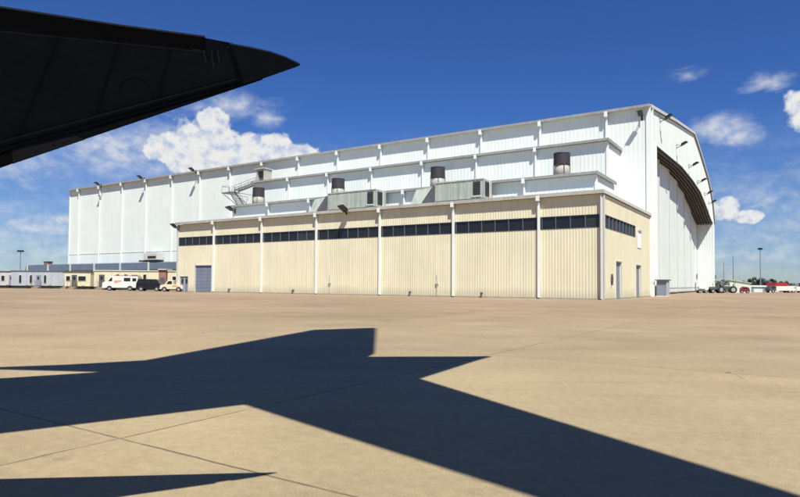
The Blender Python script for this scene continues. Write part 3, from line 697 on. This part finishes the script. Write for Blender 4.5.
# low pale structures at the right
t = thing('storage_shed', 'pale green storage shed behind the green tractor', 'shed', (70.4,129,0), R(-28))
b = MB(); b.prism([(0,0),(4.0,0),(4.0,2.0),(0,2.7)], 'y', 0, 5); b.build('wall', mat('pale_green_siding', (.60,.68,.55), .6, .06, 1), t)
b = MB(); b.hexa([(-.2,-.2,2.72),(4.2,-.2,1.98),(4.2,5.2,1.98),(-.2,5.2,2.72)],[(-.2,-.2,2.82),(4.2,-.2,2.08),(4.2,5.2,2.08),(-.2,5.2,2.82)]); b.build('roof', M['trim'], t)
def low_building(label, x0, x1, y, h, m, roofm, ndoors, rz=0):
    t = thing('low_building', label, 'building', (x0,y,0), rz); w = x1-x0
    b = MB(); corr(b, 'x', 0, w, 0, -1, 0, h, .5, .04); b.box(0,w,.02,6,0,h); b.build('wall', m, t)
    b = MB(); b.prism([(-.3,h),(6.3,h),(3,h+.35)], 'x', -.2, w+.2); b.build('roof', roofm, t)
    for k in range(ndoors):
        a = (k+.5)*w/ndoors; b = MB(); b.box(a-.5,a+.5,-.09,-.045,.0,1.0 if h < 1.5 else 1.9); b.build('door', M['bluegr'], t)
    return t
low_building('low pale blue building behind the red hatchback', 76.8, 86.2, 140, 1.25, mat('pale_aqua_siding', (.55,.64,.60), .6, .08, 1), M['trim'], 3)
kio = thing('fuel_canopy', 'low hut with bright red roof in front of the right hand trees', 'hut', (93.0,150,0), 0)
b = MB(); b.box(.4,3.4,.3,3.5,0,1.5); b.build('wall', M['trailwh'], kio)
b = MB(); b.prism([(0,1.45),(4.1,1.45),(2.9,2.35),(.7,2.35)], 'y', 0, 3.8); b.build('roof', M['redroof'], kio)
b = MB(); b.box(1.4,2.3,.25,.297,.1,1.4); b.build('door', M['greydk'], kio)
def box_truck(label, x, y, L_, h, cab, rz=0):
    t = thing('box_truck', label, 'truck', (x,y,0), rz)
    b = MB(); b.box(1.4, L_, 0, 2.0, .45, h); b.build('cargo_box', M['carwh'], t, bevel=.03)
    b = MB(); b.prism([(0,.4),(1.35,.4),(1.35,1.5),(.5,1.5),(.1,.95)], 'y', .1, 1.9); b.build('cab', cab, t, bevel=.04)
    b = MB(); b.prism([(.32,.98),(1.2,.98),(1.2,1.38),(.55,1.38)], 'y', .075, .098); b.build('window', M['glass'], t)
    for xx in (.7, L_-1.0): wheel(t, xx, .02, .34); wheel(t, xx, 1.98, .34, side=1)
box_truck('white box truck with dark cab in front of the red roofed hut', 80.9, 132.0, 5.4, 1.42, M['greydk'])
box_truck('white box truck at the right edge of the apron', 86.6, 134.0, 5.0, 1.35, M['carwh'])
vehicle('car', 'grey sedan parked at the far right behind the box trucks', 'car', (88.9,137.5,0), R(4),
        [(0,.3),(4.1,.3),(4.1,.75),(3.4,.85),(2.8,1.3),(1.4,1.32),(.8,.85),(.02,.75)], 1.7, M['bluegr'], (.8,3.2), .3, [[(1.1,.85),(3.0,.85),(2.7,1.2),(1.5,1.2)]])

# light poles
def pole(label, x, y, h, head):
    t = thing('light_pole', label, 'light pole', (x,y,0), 0, None)
    b = MB(); b.tube((0,0,0),(0,0,h),.14,.08,10); b.build('mast', M['pole'], t)
    b = MB(); b.box(-.3,.3,-.3,.3,0,.25); b.build('base', M['trim'], t)
    if head:
        b = MB(); b.box(-head,head,-.08,.08,h-.06,h+.08); b.build('crossarm', M['greydk'], t)
        for s in (-1,-.35,.35,1):
            b = MB(); b.hexa([(s*head-.2,-.35,h-.3),(s*head+.2,-.35,h-.3),(s*head+.2,.2,h-.3),(s*head-.2,.2,h-.3)], [(s*head-.14,-.2,h+.1),(s*head+.14,-.2,h+.1),(s*head+.14,.15,h+.1),(s*head-.14,.15,h+.1)]); b.build('lamp_head', M['lamp'], t)
    return t
pole('slim light pole with wide lamp bar above the left trailers', -94.4, 150, 9.0, .55)
pole('tallest light pole with small lamp head above the dark trees', 89.6, 150, 10.8, .3)
pole('bare thin pole midway between the hangar and the trees', 93.9, 170, 9.8, None)
pole('faint thin pole closest to the hangar far wall', 107.3, 200, 9.3, None)

# trees
def tree(label, x, y, w, h, m, seed, trunk_h=1.2, cat='tree'):
    rnd = random.Random(seed); t = thing('tree', label, cat, (x,y,0), 0, None)
    b = MB(); b.tube((0,0,0),(0,0,h*.45),.22,.12,8)
    for k in range(6):
        a = rnd.uniform(0,6.28); b.tube((0,0,h*.25),(math.cos(a)*w*.3, math.sin(a)*w*.3, h*(.5+.25*rnd.random())),.09,.03,6)
    b.build('trunk', M['barkm'], t)
    b = MB(); cl = []
    for k in range(int(16+w*2)):
        a = rnd.uniform(0,6.28); rr = math.sqrt(rnd.random())*w*.42
        zz = h*(.35 + .5*rnd.random()*(1-(rr/(w*.5))**2)); cl.append((math.cos(a)*rr, math.sin(a)*rr*.7, zz, rnd.uniform(.1,.2)*w*.6))
    for (cx,cy,cz,cr) in cl:
        for i in range(150):
            d = Vector((rnd.gauss(0,1),rnd.gauss(0,1),rnd.gauss(0,.8))).normalized()*cr*rnd.random()**.35
            c = Vector((cx,cy,cz))+d
            if c.z < .25: continue
            u = Vector((rnd.gauss(0,1),rnd.gauss(0,1),rnd.gauss(0,1))).normalized(); v = u.orthogonal().normalized(); s = rnd.uniform(.10,.24)
            b.add([c-u*s, c+v*s*.6, c+u*s, c-v*s*.6], [(0,1,2,3)])
    b.build('crown', m, t)
tree('small dark round tree left of the tallest light pole', 97.6, 171, 5.0, 3.0, M['leaf'], 3)
tree('largest dark spreading tree behind the tallest light pole', 101.6, 172, 7.6, 4.3, M['leaf'], 4)
tree('dark tree behind the red roofed hut', 117.0, 190, 6.0, 4.2, M['leaf'], 5)
tree('lower dark tree just right of the red roofed hut', 121.0, 191, 6.0, 3.4, M['leaf'], 6)
# far wood: one uncountable low mass along the horizon
rnd = random.Random(11); b = MB()
for k in range(7000):
    x = rnd.uniform(60, 560); y = 420 + rnd.uniform(-25, 25); h = 3.0 + 1.6*math.sin(x*.09)+1.1*math.sin(x*.23+1)
    c = Vector((x, y, rnd.random()**.7*h)); u = Vector((rnd.gauss(0,1),rnd.gauss(0,1),rnd.gauss(0,1))).normalized(); v = u.orthogonal().normalized(); s = rnd.uniform(.6,1.2)
    b.add([c-u*s, c+v*s*.7, c+u*s, c-v*s*.7], [(0,1,2,3)])
tag(b.build('far_wood', M['leaf2']), 'thin dark line of distant woods on the right horizon', 'woods', kind='stuff')

# ------------------------------------------------------------------ nearby swept wing (upper left) and its jet
T = Vector((-.491,2.892,2.466)); F = Vector((-2.042,3.058,1.991)); Nn = Vector((-1.556,2.304,2.457))
nrm = (F-T).cross(Nn-T).normalized(); nrm = nrm if nrm.z > 0 else -nrm
H0 = Vector((0,0,1.4))
def on_plane(dx, dz, lift=0.0):      # a point of the wing's lower surface from its bearing slopes
    d = Vector((dx, 1, dz)); t = (T-H0).dot(nrm)/d.dot(nrm); return H0 + d*t + nrm*lift
FF, PI_, RO, CYP = 603.572, .033, .0067, 263.872
def br(u, v):
    a, b_ = u-400, v-CYP; x = (a*math.cos(RO)+b_*math.sin(RO))/FF; z = -(-a*math.sin(RO)+b_*math.cos(RO))/FF
    y = math.cos(PI_)-z*math.sin(PI_); zz = math.sin(PI_)+z*math.cos(PI_); return x/y, zz/y
te_dir = (on_plane(*br(0,165)) - on_plane(*br(300,63)))
root_te = on_plane(*br(300,63)) + te_dir*3.35
le_a = on_plane(*br(0,8)); le_b = on_plane(*br(205,35)); root_le = le_b + (le_a-le_b)*6.2
jet = thing('parked_jet', 'dark swept jet wing overhead at the upper left', 'aircraft', (0,0,0))
def slab(pts, t0, t1, nm, m, parent, off=0.0):
    """plate from an outline on the wing plane: t0/t1 heights over the lower surface"""
    b = MB(); n = len(pts)
    b.add([p+nrm*(t0+off) for p in pts] + [p+nrm*t1 for p in pts], [tuple(range(n)), tuple(range(2*n-1,n-1,-1))] + [(i,n+i,n+(i+1)%n,(i+1)%n) for i in range(n)])
    return b.build(nm, m, parent)
P_ = lambda u, v: on_plane(*br(u, v))
lead = [P_(205,38), P_(120,27)]
hinge_r = P_(240,83); hinge_l = P_(0,148)
root_h = hinge_r + (hinge_l-hinge_r).normalized()*((root_te-hinge_r).length*.97)
# main panel (lens section: lofted along the span)
def section(le, te, th, k=9):
    lo = []; up = []
    for i in range(k+1):
        s = i/k; p = le.lerp(te, s); prof = 4*s*(1-s)
        lo.append(p - nrm*(0.012*prof)); up.append(p + nrm*(th*(math.sqrt(s)*(1-s)*2.2)+.006))
    return lo + up[::-1][1:-1]
le_pts = [P_(232,43), P_(205,38), P_(120,27), P_(0,9), root_le]
te_pts = [P_(244,82.5), P_(200,97), P_(110,126.5), P_(0,163.5), root_te]
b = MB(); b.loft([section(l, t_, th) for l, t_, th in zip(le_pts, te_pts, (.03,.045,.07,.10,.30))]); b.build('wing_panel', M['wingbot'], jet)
# leading edge slat, a touch proud
sl_o = [P_(205,35.5), P_(120,24), P_(0,5.5), root_le+(le_a-Nn)*.2]; sl_i = [P_(205,46), P_(120,38), P_(0,24), P_(0,24)+(root_le-le_a)]
b = MB()
for i in range(3):
    b.hexa([sl_o[i]-nrm*.012, sl_i[i]-nrm*.018, sl_i[i+1]-nrm*.018, sl_o[i+1]-nrm*.012], [sl_o[i]-nrm*.002, sl_i[i]-nrm*.004, sl_i[i+1]-nrm*.004, sl_o[i+1]-nrm*.002])
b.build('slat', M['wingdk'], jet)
# pointed tip cap
tip = [P_(229,45.5), P_(229,42.2), P_(250,46), P_(270,50.5), P_(286,56), P_(297,61.5), P_(300,63.2), P_(296,65), P_(242,84), P_(239,79.5)]
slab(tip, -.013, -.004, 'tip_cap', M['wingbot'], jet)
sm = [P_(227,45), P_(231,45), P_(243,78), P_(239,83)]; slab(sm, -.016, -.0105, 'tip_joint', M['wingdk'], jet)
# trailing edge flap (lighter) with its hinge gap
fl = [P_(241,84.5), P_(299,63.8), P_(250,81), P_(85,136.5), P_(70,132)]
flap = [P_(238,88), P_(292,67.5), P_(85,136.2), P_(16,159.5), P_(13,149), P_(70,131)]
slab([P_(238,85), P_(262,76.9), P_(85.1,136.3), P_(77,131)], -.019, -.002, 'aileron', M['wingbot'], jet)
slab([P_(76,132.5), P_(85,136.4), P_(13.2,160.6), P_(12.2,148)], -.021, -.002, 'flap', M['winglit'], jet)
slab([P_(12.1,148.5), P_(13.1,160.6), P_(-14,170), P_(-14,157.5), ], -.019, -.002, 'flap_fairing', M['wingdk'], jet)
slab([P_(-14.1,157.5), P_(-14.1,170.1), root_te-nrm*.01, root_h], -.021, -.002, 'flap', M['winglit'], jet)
# panel seams, access cover, rivet rows, scuffs - real thin plates under the skin
def strip(a, b_, w, nm, m, parent, d=-.0195):
    a, b_ = P_(*a), P_(*b_); s = (b_-a).normalized().cross(nrm)*w
    slab([a-s, b_-s, b_+s, a+s], d, d+.003, nm, m, parent)
strip((241,81.5), (0,146.5), .006, 'seam', M['wingdk'], jet)
strip((236,76), (0,139), .003, 'seam', M['winglit'], jet)
strip((205,49), (0,28), .003, 'seam', M['winglit'], jet)
for i, (a, c) in enumerate([((60,34),(18,136)), ((120,40),(96,112)), ((170,46),(160,95))]): strip(a, c, .002, 'seam', M['wingdk'], jet)
ring = [P_(134+13*math.cos(a), 86+10*math.sin(a)) for a in [i*math.pi/9 for i in range(18)]]
slab(ring, -.0175, -.0135, 'access_cover', M['wingbot'], jet)
for a, c in (((203,47),(206,60)), ((211,46),(213,64)), ((217,47),(219,58)), ((192,46),(200,47)), ((52,141),(56,143)), ((60,139),(66,140)), ((68,137),(71,139))):
    strip(a, c, .004, 'scuff_mark', M['winglit'] if c[1] < 100 else M['wingdk'], jet, -.021)
# fuselage, fin and gear of that jet, out to the left
rc = (root_le+root_te)/2; fx = rc.x-.65; 
def rings(cs, n=20):
    return [[Vector((c[0]+c[3]*math.cos(2*math.pi*i/n), c[1], c[2]+c[3]*(c[4] if len(c) > 4 else 1)*math.sin(2*math.pi*i/n))) for i in range(n)] for c in cs]
fz = 1.55
b = MB(); b.loft(rings([(fx,rc.y+3.2,fz+.2,.12),(fx,rc.y+2.0,fz+.12,.5),(fx,rc.y,fz,.78),(fx,rc.y-3,fz,.85),(fx,rc.y-6,fz,.8),(fx,rc.y-8,fz-.05,.5),(fx,rc.y-9.4,fz-.1,.05)])); b.build('fuselage', M['planegy'], jet, True)
b = MB(); b.hexa([(fx-.06,rc.y-1.2,fz+.6),(fx+.06,rc.y-1.2,fz+.6),(fx+.06,rc.y+2.4,fz+.4),(fx-.06,rc.y+2.4,fz+.4)],[(fx-.03,rc.y+1.6,fz+2.5),(fx+.03,rc.y+1.6,fz+2.5),(fx+.03,rc.y+2.7,fz+2.5),(fx-.03,rc.y+2.7,fz+2.5)]); b.build('tail_fin', M['planegy'], jet)
mrl = Vector((2*fx-root_le.x, root_le.y, root_le.z)); mrt = Vector((2*fx-root_te.x, root_te.y, root_te.z)); tpm = Vector((2*fx-T.x, T.y, T.z)); lpm = Vector((2*fx-le_b.x, le_b.y, le_b.z))
b = MB(); b.hexa([mrl-Vector((0,0,.08)), lpm, tpm, mrt-Vector((0,0,.05))], [mrl+Vector((0,0,.1)), lpm+Vector((0,0,.03)), tpm+Vector((0,0,.03)), mrt+Vector((0,0,.05))]); b.build('wing_panel', M['wingbot'], jet)
for dx, dy in ((-.9,rc.y-.8),(.9,rc.y-.8),(0,rc.y-6.2)):
    b = MB(); b.tube((fx+dx*.5,dy,fz-.4),(fx+dx,dy,.3),.06,n=8); o = b.build('landing_gear', M['pole'], jet)
    b = MB(); b.tube((fx+dx-.09,dy,.3),(fx+dx+.09,dy,.3),.3,n=20); b.build('wheel', M['tyre'], o)

# ------------------------------------------------------------------ airliner parked above and behind the camera (throws the big shadow)
al = thing('parked_airliner', 'large tail of a parked airliner above and behind the viewpoint', 'aircraft', (0,0,0))
A0 = Vector((-2.85, 2.93, 7.0)); ax_ = Vector((.880, .475, 0)).normalized(); px_ = Vector((-ax_.y, ax_.x, 0))
def AP(s, side=0.0, z=7.0): return Vector((A0.x, A0.y, 0)) + ax_*s + px_*side + Vector((0,0,z))
def ring_at(s, r, z, n=28): return [AP(s, r*math.cos(2*math.pi*i/n), z + r*math.sin(2*math.pi*i/n)) for i in range(n)]
b = MB(); b.loft([ring_at(*c) for c in [(-46,.1,5.2),(-44.5,1.2,5.5),(-41,2.3,5.9),(-36,2.6,6.0),(-14,2.6,6.0),(-9,2.2,6.3),(-5,1.8,6.6),(-1,1.62,6.95),(2,1.5,7.4),(4.4,1.2,7.95),(5.4,.72,8.2),(6.3,.27,8.4),(6.85,.03,8.5)]])
b.build('fuselage', M['planewh'], al, True)
def from_shadow(X, Y, z): return Vector((X - SHX*z, Y - SHY*z, z))
def on_fin(X, Y, side):      # point of the fin plane whose shadow falls at (X, Y)
    # solve (X - SHX z, Y - SHY z) on the fuselage centre line
    nx, ny = px_.x, px_.y
    z = (nx*(X-A0.x) + ny*(Y-A0.y)) / (nx*SHX + ny*SHY)
    return from_shadow(X, Y, z) + px_*side
fin = [(-6.62,9.74), (-5.6,10.12), (-4.51,10.77), (-2.53,18.13), (-.78,19.11), (-.55,12.24)]
finr = [AP(3.6,0,8.0), AP(-1.0,0,7.6)]
lo = [(-4.2,9.45), (-5.4,9.6)]
for nm in ('tail_fin',):
    outl = [on_fin(x, y, 0) for x, y in fin] + finr + [on_fin(x, y, 0) for x, y in lo]
    b = MB(); n = len(outl)
    b.add([p-px_*.12 for p in outl]+[p+px_*.12 for p in outl], [tuple(range(n)), tuple(range(2*n-1,n-1,-1))]+[(i,n+i,n+(i+1)%n,(i+1)%n) for i in range(n)])
    b.build(nm, M['planewh'], al)
# near tailplane
def tp(X, Y, z): return from_shadow(X, Y, z)
dl = Vector((2.40,-2.67)); dt = Vector((2.56,-5.23))
le0, te0 = Vector((-1.48,6.7)), Vector((.12,9.36))
a0 = le0 - dl*.35; c0 = te0 - dt*.22; a1 = le0 + dl*2.1; c1 = te0 + dt*1.55
b = MB(); q = [tp(a0.x,a0.y,7.6), tp(c0.x,c0.y,7.7), tp(c1.x,c1.y,8.7), tp(a1.x,a1.y,8.6)]
b.hexa([q[0]-Vector((0,0,.1)), q[1]-Vector((0,0,.03)), q[2]-Vector((0,0,.02)), q[3]-Vector((0,0,.05))], [q[0]+Vector((0,0,.1)), q[1]+Vector((0,0,.03)), q[2]+Vector((0,0,.02)), q[3]+Vector((0,0,.05))])
b.build('tailplane', M['planewh'], al)
# main wings, engines and gear, all behind the viewpoint or far to the left
for s in (-1, 1):
    b = MB(); L1, L2, L3, L4 = AP(-28, s*2.0, 4.9), AP(-19, s*2.0, 4.9), AP(-12.5, s*20, 6.4), AP(-15.5, s*20, 6.4)
    u = Vector((0,0,.35)); u2 = Vector((0,0,.1)); b.hexa([L1-u, L2-u2, L3-u2, L4-u2], [L1+u, L2+u2, L3+u2, L4+u2]); b.build('wing', M['planewh'], al)
    b = MB(); b.loft([[AP(ss, s*8 + r*math.cos(2*math.pi*i/20), 3.4 + r*math.sin(2*math.pi*i/20)) for i in range(20)] for ss, r in ((-27,1.0),(-26,1.25),(-22.5,1.1),(-20.5,.6))]); b.build('engine', M['planegy'], al, True)
    b = MB(); p0 = AP(-22, s*3.6, 5.0); p1 = Vector((p0.x, p0.y, .55)); b.tube(p1, p0, .16); o = b.build('landing_gear', M['pole'], al)
    b = MB(); b.tube(p1-px_*.7, p1+px_*.7, .55, n=22); b.build('wheel', M['tyre'], o)
b = MB(); p0 = AP(-40, 0, 4.4); p1 = Vector((p0.x, p0.y, .45)); b.tube(p1, p0, .12); o = b.build('landing_gear', M['pole'], al)
b = MB(); b.tube(p1-px_*.4, p1+px_*.4, .45, n=22); b.build('wheel', M['tyre'], o)

# ------------------------------------------------------------------ sky, sun
w = bpy.data.worlds.new('World'); S.world = w; w.use_nodes = True
nt = w.node_tree; N = nt.nodes; L = nt.links
for n in list(N): N.remove(n)
out = N.new('ShaderNodeOutputWorld')
sun_el = math.atan2(1, math.hypot(SHX, SHY)); sun_az = math.atan2(-SHX, -SHY)
sky = N.new('ShaderNodeTexSky'); sky.sky_type = 'NISHITA'; sky.sun_disc = False
sky.sun_elevation = sun_el; sky.sun_rotation = sun_az; sky.air_density = 1.0; sky.dust_density = .05; sky.ozone_density = 2.2
SKY_S, CLOUD_S = .05, .60
bg = N.new('ShaderNodeBackground'); bg.inputs['Strength'].default_value = SKY_S
tint = N.new('ShaderNodeMix'); tint.data_type = 'RGBA'; tint.blend_type = 'MULTIPLY'; tint.inputs[0].default_value = 1; tint.inputs[7].default_value = (.40, .74, 1.72, 1)
L.new(sky.outputs[0], tint.inputs[6]); L.new(tint.outputs[2], bg.inputs['Color'])
tc = N.new('ShaderNodeTexCoord'); sep = N.new('ShaderNodeSeparateXYZ'); L.new(tc.outputs['Generated'], sep.inputs[0])
def m_(op, a, b_=None, c=None):
    n = N.new('ShaderNodeMath'); n.operation = op
    for i, v in enumerate((a, b_, c)):
        if v is None: continue
        if isinstance(v, (int, float)): n.inputs[i].default_value = v
        else: L.new(v, n.inputs[i])
    return n.outputs[0]
az = m_('MULTIPLY', m_('ARCTAN2', sep.outputs[0], sep.outputs[1]), 57.29578)
el = m_('MULTIPLY', m_('ARCSINE', sep.outputs[2]), 57.29578)
cmb = N.new('ShaderNodeCombineXYZ'); L.new(az, cmb.inputs[0]); L.new(el, cmb.inputs[1])
def noise(scale, det, rough, stretch=(1,1,1), off=0, dist=0.0):
    mp = N.new('ShaderNodeMapping'); mp.inputs['Scale'].default_value = stretch; mp.inputs['Location'].default_value = (off, off*.7, 0)
    L.new(cmb.outputs[0], mp.inputs['Vector']); n = N.new('ShaderNodeTexNoise'); n.inputs['Scale'].default_value = scale; n.inputs['Detail'].default_value = det; n.inputs['Roughness'].default_value = rough
    n.inputs['Distortion'].default_value = dist
    L.new(mp.outputs[0], n.inputs['Vector']); return n.outputs['Fac']
def blobs(lst):
    acc = None
    for (a, e, wa, we, k) in lst:
        s = N.new('ShaderNodeVectorMath'); s.operation = 'SUBTRACT'; s.inputs[1].default_value = (a, e, 0); L.new(cmb.outputs[0], s.inputs[0])
        d = N.new('ShaderNodeVectorMath'); d.operation = 'MULTIPLY'; d.inputs[1].default_value = (1/wa, 1/we, 0); L.new(s.outputs[0], d.inputs[0])
        l = N.new('ShaderNodeVectorMath'); l.operation = 'LENGTH'; L.new(d.outputs[0], l.inputs[0])
        v = m_('MULTIPLY', m_('SUBTRACT', 1.0, l.outputs['Value']), k)
        acc = v if acc is None else m_('MAXIMUM', acc, v)
    return acc
def ramp(v, lo, hi, a=0.0, b_=1.0):
    r = N.new('ShaderNodeMapRange'); r.interpolation_type = 'SMOOTHSTEP'
    r.inputs[1].default_value = lo; r.inputs[2].default_value = hi; r.inputs[3].default_value = a; r.inputs[4].default_value = b_
    L.new(v, r.inputs[0]); return r.outputs[0]
cum = blobs([(-18.0,11.5,4.4,3.3,1.1),(-17.4,14.2,1.9,1.9,1),(-14.2,11.9,2.6,2.0,1),(-12.0,12.1,2.6,1.9,1),(-21.2,11.9,2.4,1.8,1),(-9.6,12.0,2.6,1.2,1),
             (28.4,6.3,1.7,1.2,.9),(29.9,5.8,1.5,.8,.8),(33.8,14.4,1.6,1.3,.8),(34.6,13.2,1.8,1.6,.8)])
n1 = noise(.58, 10, .58); cv = m_('ADD', cum, m_('MULTIPLY', m_('SUBTRACT', n1, .5), 1.3))
a_cum = ramp(cv, .06, .34, 0, .98)
wis = blobs([(-25.5,11.2,6.6,3.6,.9),(-21,11.5,5,3.2,.8),(-33,9.6,5.0,2.2,.9),(-29.5,4.9,3.6,1.3,.95),(-31.5,4.4,3,1.2,.8),(-15.8,15.9,4.6,1.6,.75),(-12.8,15.0,2.0,1.2,.8),
             (28.1,12.9,3.1,1.55,1.1),(29.6,12.3,2.2,1.1,1.0),(31.6,16.3,2.1,.95,.85),(25.6,17.6,1.8,.6,.5),(31.2,7.4,3.0,1.8,.65),(32.4,6.2,2.0,1.5,.6),(31.5,3.9,2.8,1.1,.8),(29.5,2.4,6,.9,.6),(35,9,3,1.6,.6),(28.8,4.0,2.2,.6,.6)])
n2 = noise(.42, 10, .6, (.75,1.5,1), 13, .6); wv = m_('ADD', wis, m_('MULTIPLY', m_('SUBTRACT', n2, .5), 1.5))
a_wis = ramp(wv, -.10, 1.0, 0, .74)
# thin broken veil low in the sky
n3 = noise(.28, 9, .6, (.6,1.9,1), 31, .4)
veil = m_('MULTIPLY', ramp(n3, .36, .75, .10, .48), ramp(el, 2.0, 16.0, 1, 0))
alpha = m_('MAXIMUM', m_('MAXIMUM', a_cum, a_wis), veil)
alpha = m_('MULTIPLY', alpha, ramp(el, -.5, .5))
n4 = noise(.9, 6, .55, (1,1.2,1), 5)
shade = ramp(m_('ADD', n4, m_('MULTIPLY', a_cum, .08)), .34, .66)
cc = N.new('ShaderNodeMix'); cc.data_type = 'RGBA'; cc.inputs[6].default_value = (.50,.62,.86,1); cc.inputs[7].default_value = (1.0,1.0,.97,1); L.new(shade, cc.inputs[0])
bg2 = N.new('ShaderNodeBackground'); bg2.inputs['Strength'].default_value = CLOUD_S; L.new(cc.outputs[2], bg2.inputs['Color'])
tm_ = N.new('ShaderNodeMix'); tm_.data_type = 'RGBA'; tm_.inputs[6].default_value = (.66,.86,1.22,1); tm_.inputs[7].default_value = (.40,.72,1.36,1)
L.new(ramp(el, 0.0, 15.0), tm_.inputs[0]); L.new(tm_.outputs[2], tint.inputs[7])
ms = N.new('ShaderNodeMixShader'); L.new(alpha, ms.inputs[0]); L.new(bg.outputs[0], ms.inputs[1]); L.new(bg2.outputs[0], ms.inputs[2]); L.new(ms.outputs[0], out.inputs['Surface'])

sl_ = bpy.data.lights.new('sun', 'SUN'); sl_.energy = 5.0; sl_.angle = R(.5); sl_.color = (1.0, .955, .87)
so = bpy.data.objects.new('sun', sl_); COL.objects.link(so)
so.rotation_euler = Vector((-SHX, -SHY, 1)).normalized().to_track_quat('Z', 'Y').to_euler(); so.location = (5,-25,40)

# ------------------------------------------------------------------ camera
cam = bpy.data.cameras.new('camera'); co = bpy.data.objects.new('camera', cam); COL.objects.link(co)
co.location = (0, 0, 1.4)
cam.sensor_fit = 'HORIZONTAL'; cam.sensor_width = 36; cam.lens = 36*FF/800
cam.shift_y = (CYP - 248.5)/800; cam.clip_start = .05; cam.clip_end = 12000
# pitch up by PI_, image turned clockwise by RO
co.matrix_world = Matrix.Translation((0,0,1.4)) @ Matrix.Rotation(math.pi/2 + PI_, 4, 'X') @ Matrix.Rotation(RO, 4, 'Z')
S.camera = co
S.render.engine = 'CYCLES'
S.view_settings.view_transform = 'Standard'; S.view_settings.look = 'None'; S.view_settings.gamma = 1; S.view_settings.exposure = .5
S.view_settings.use_curve_mapping = False
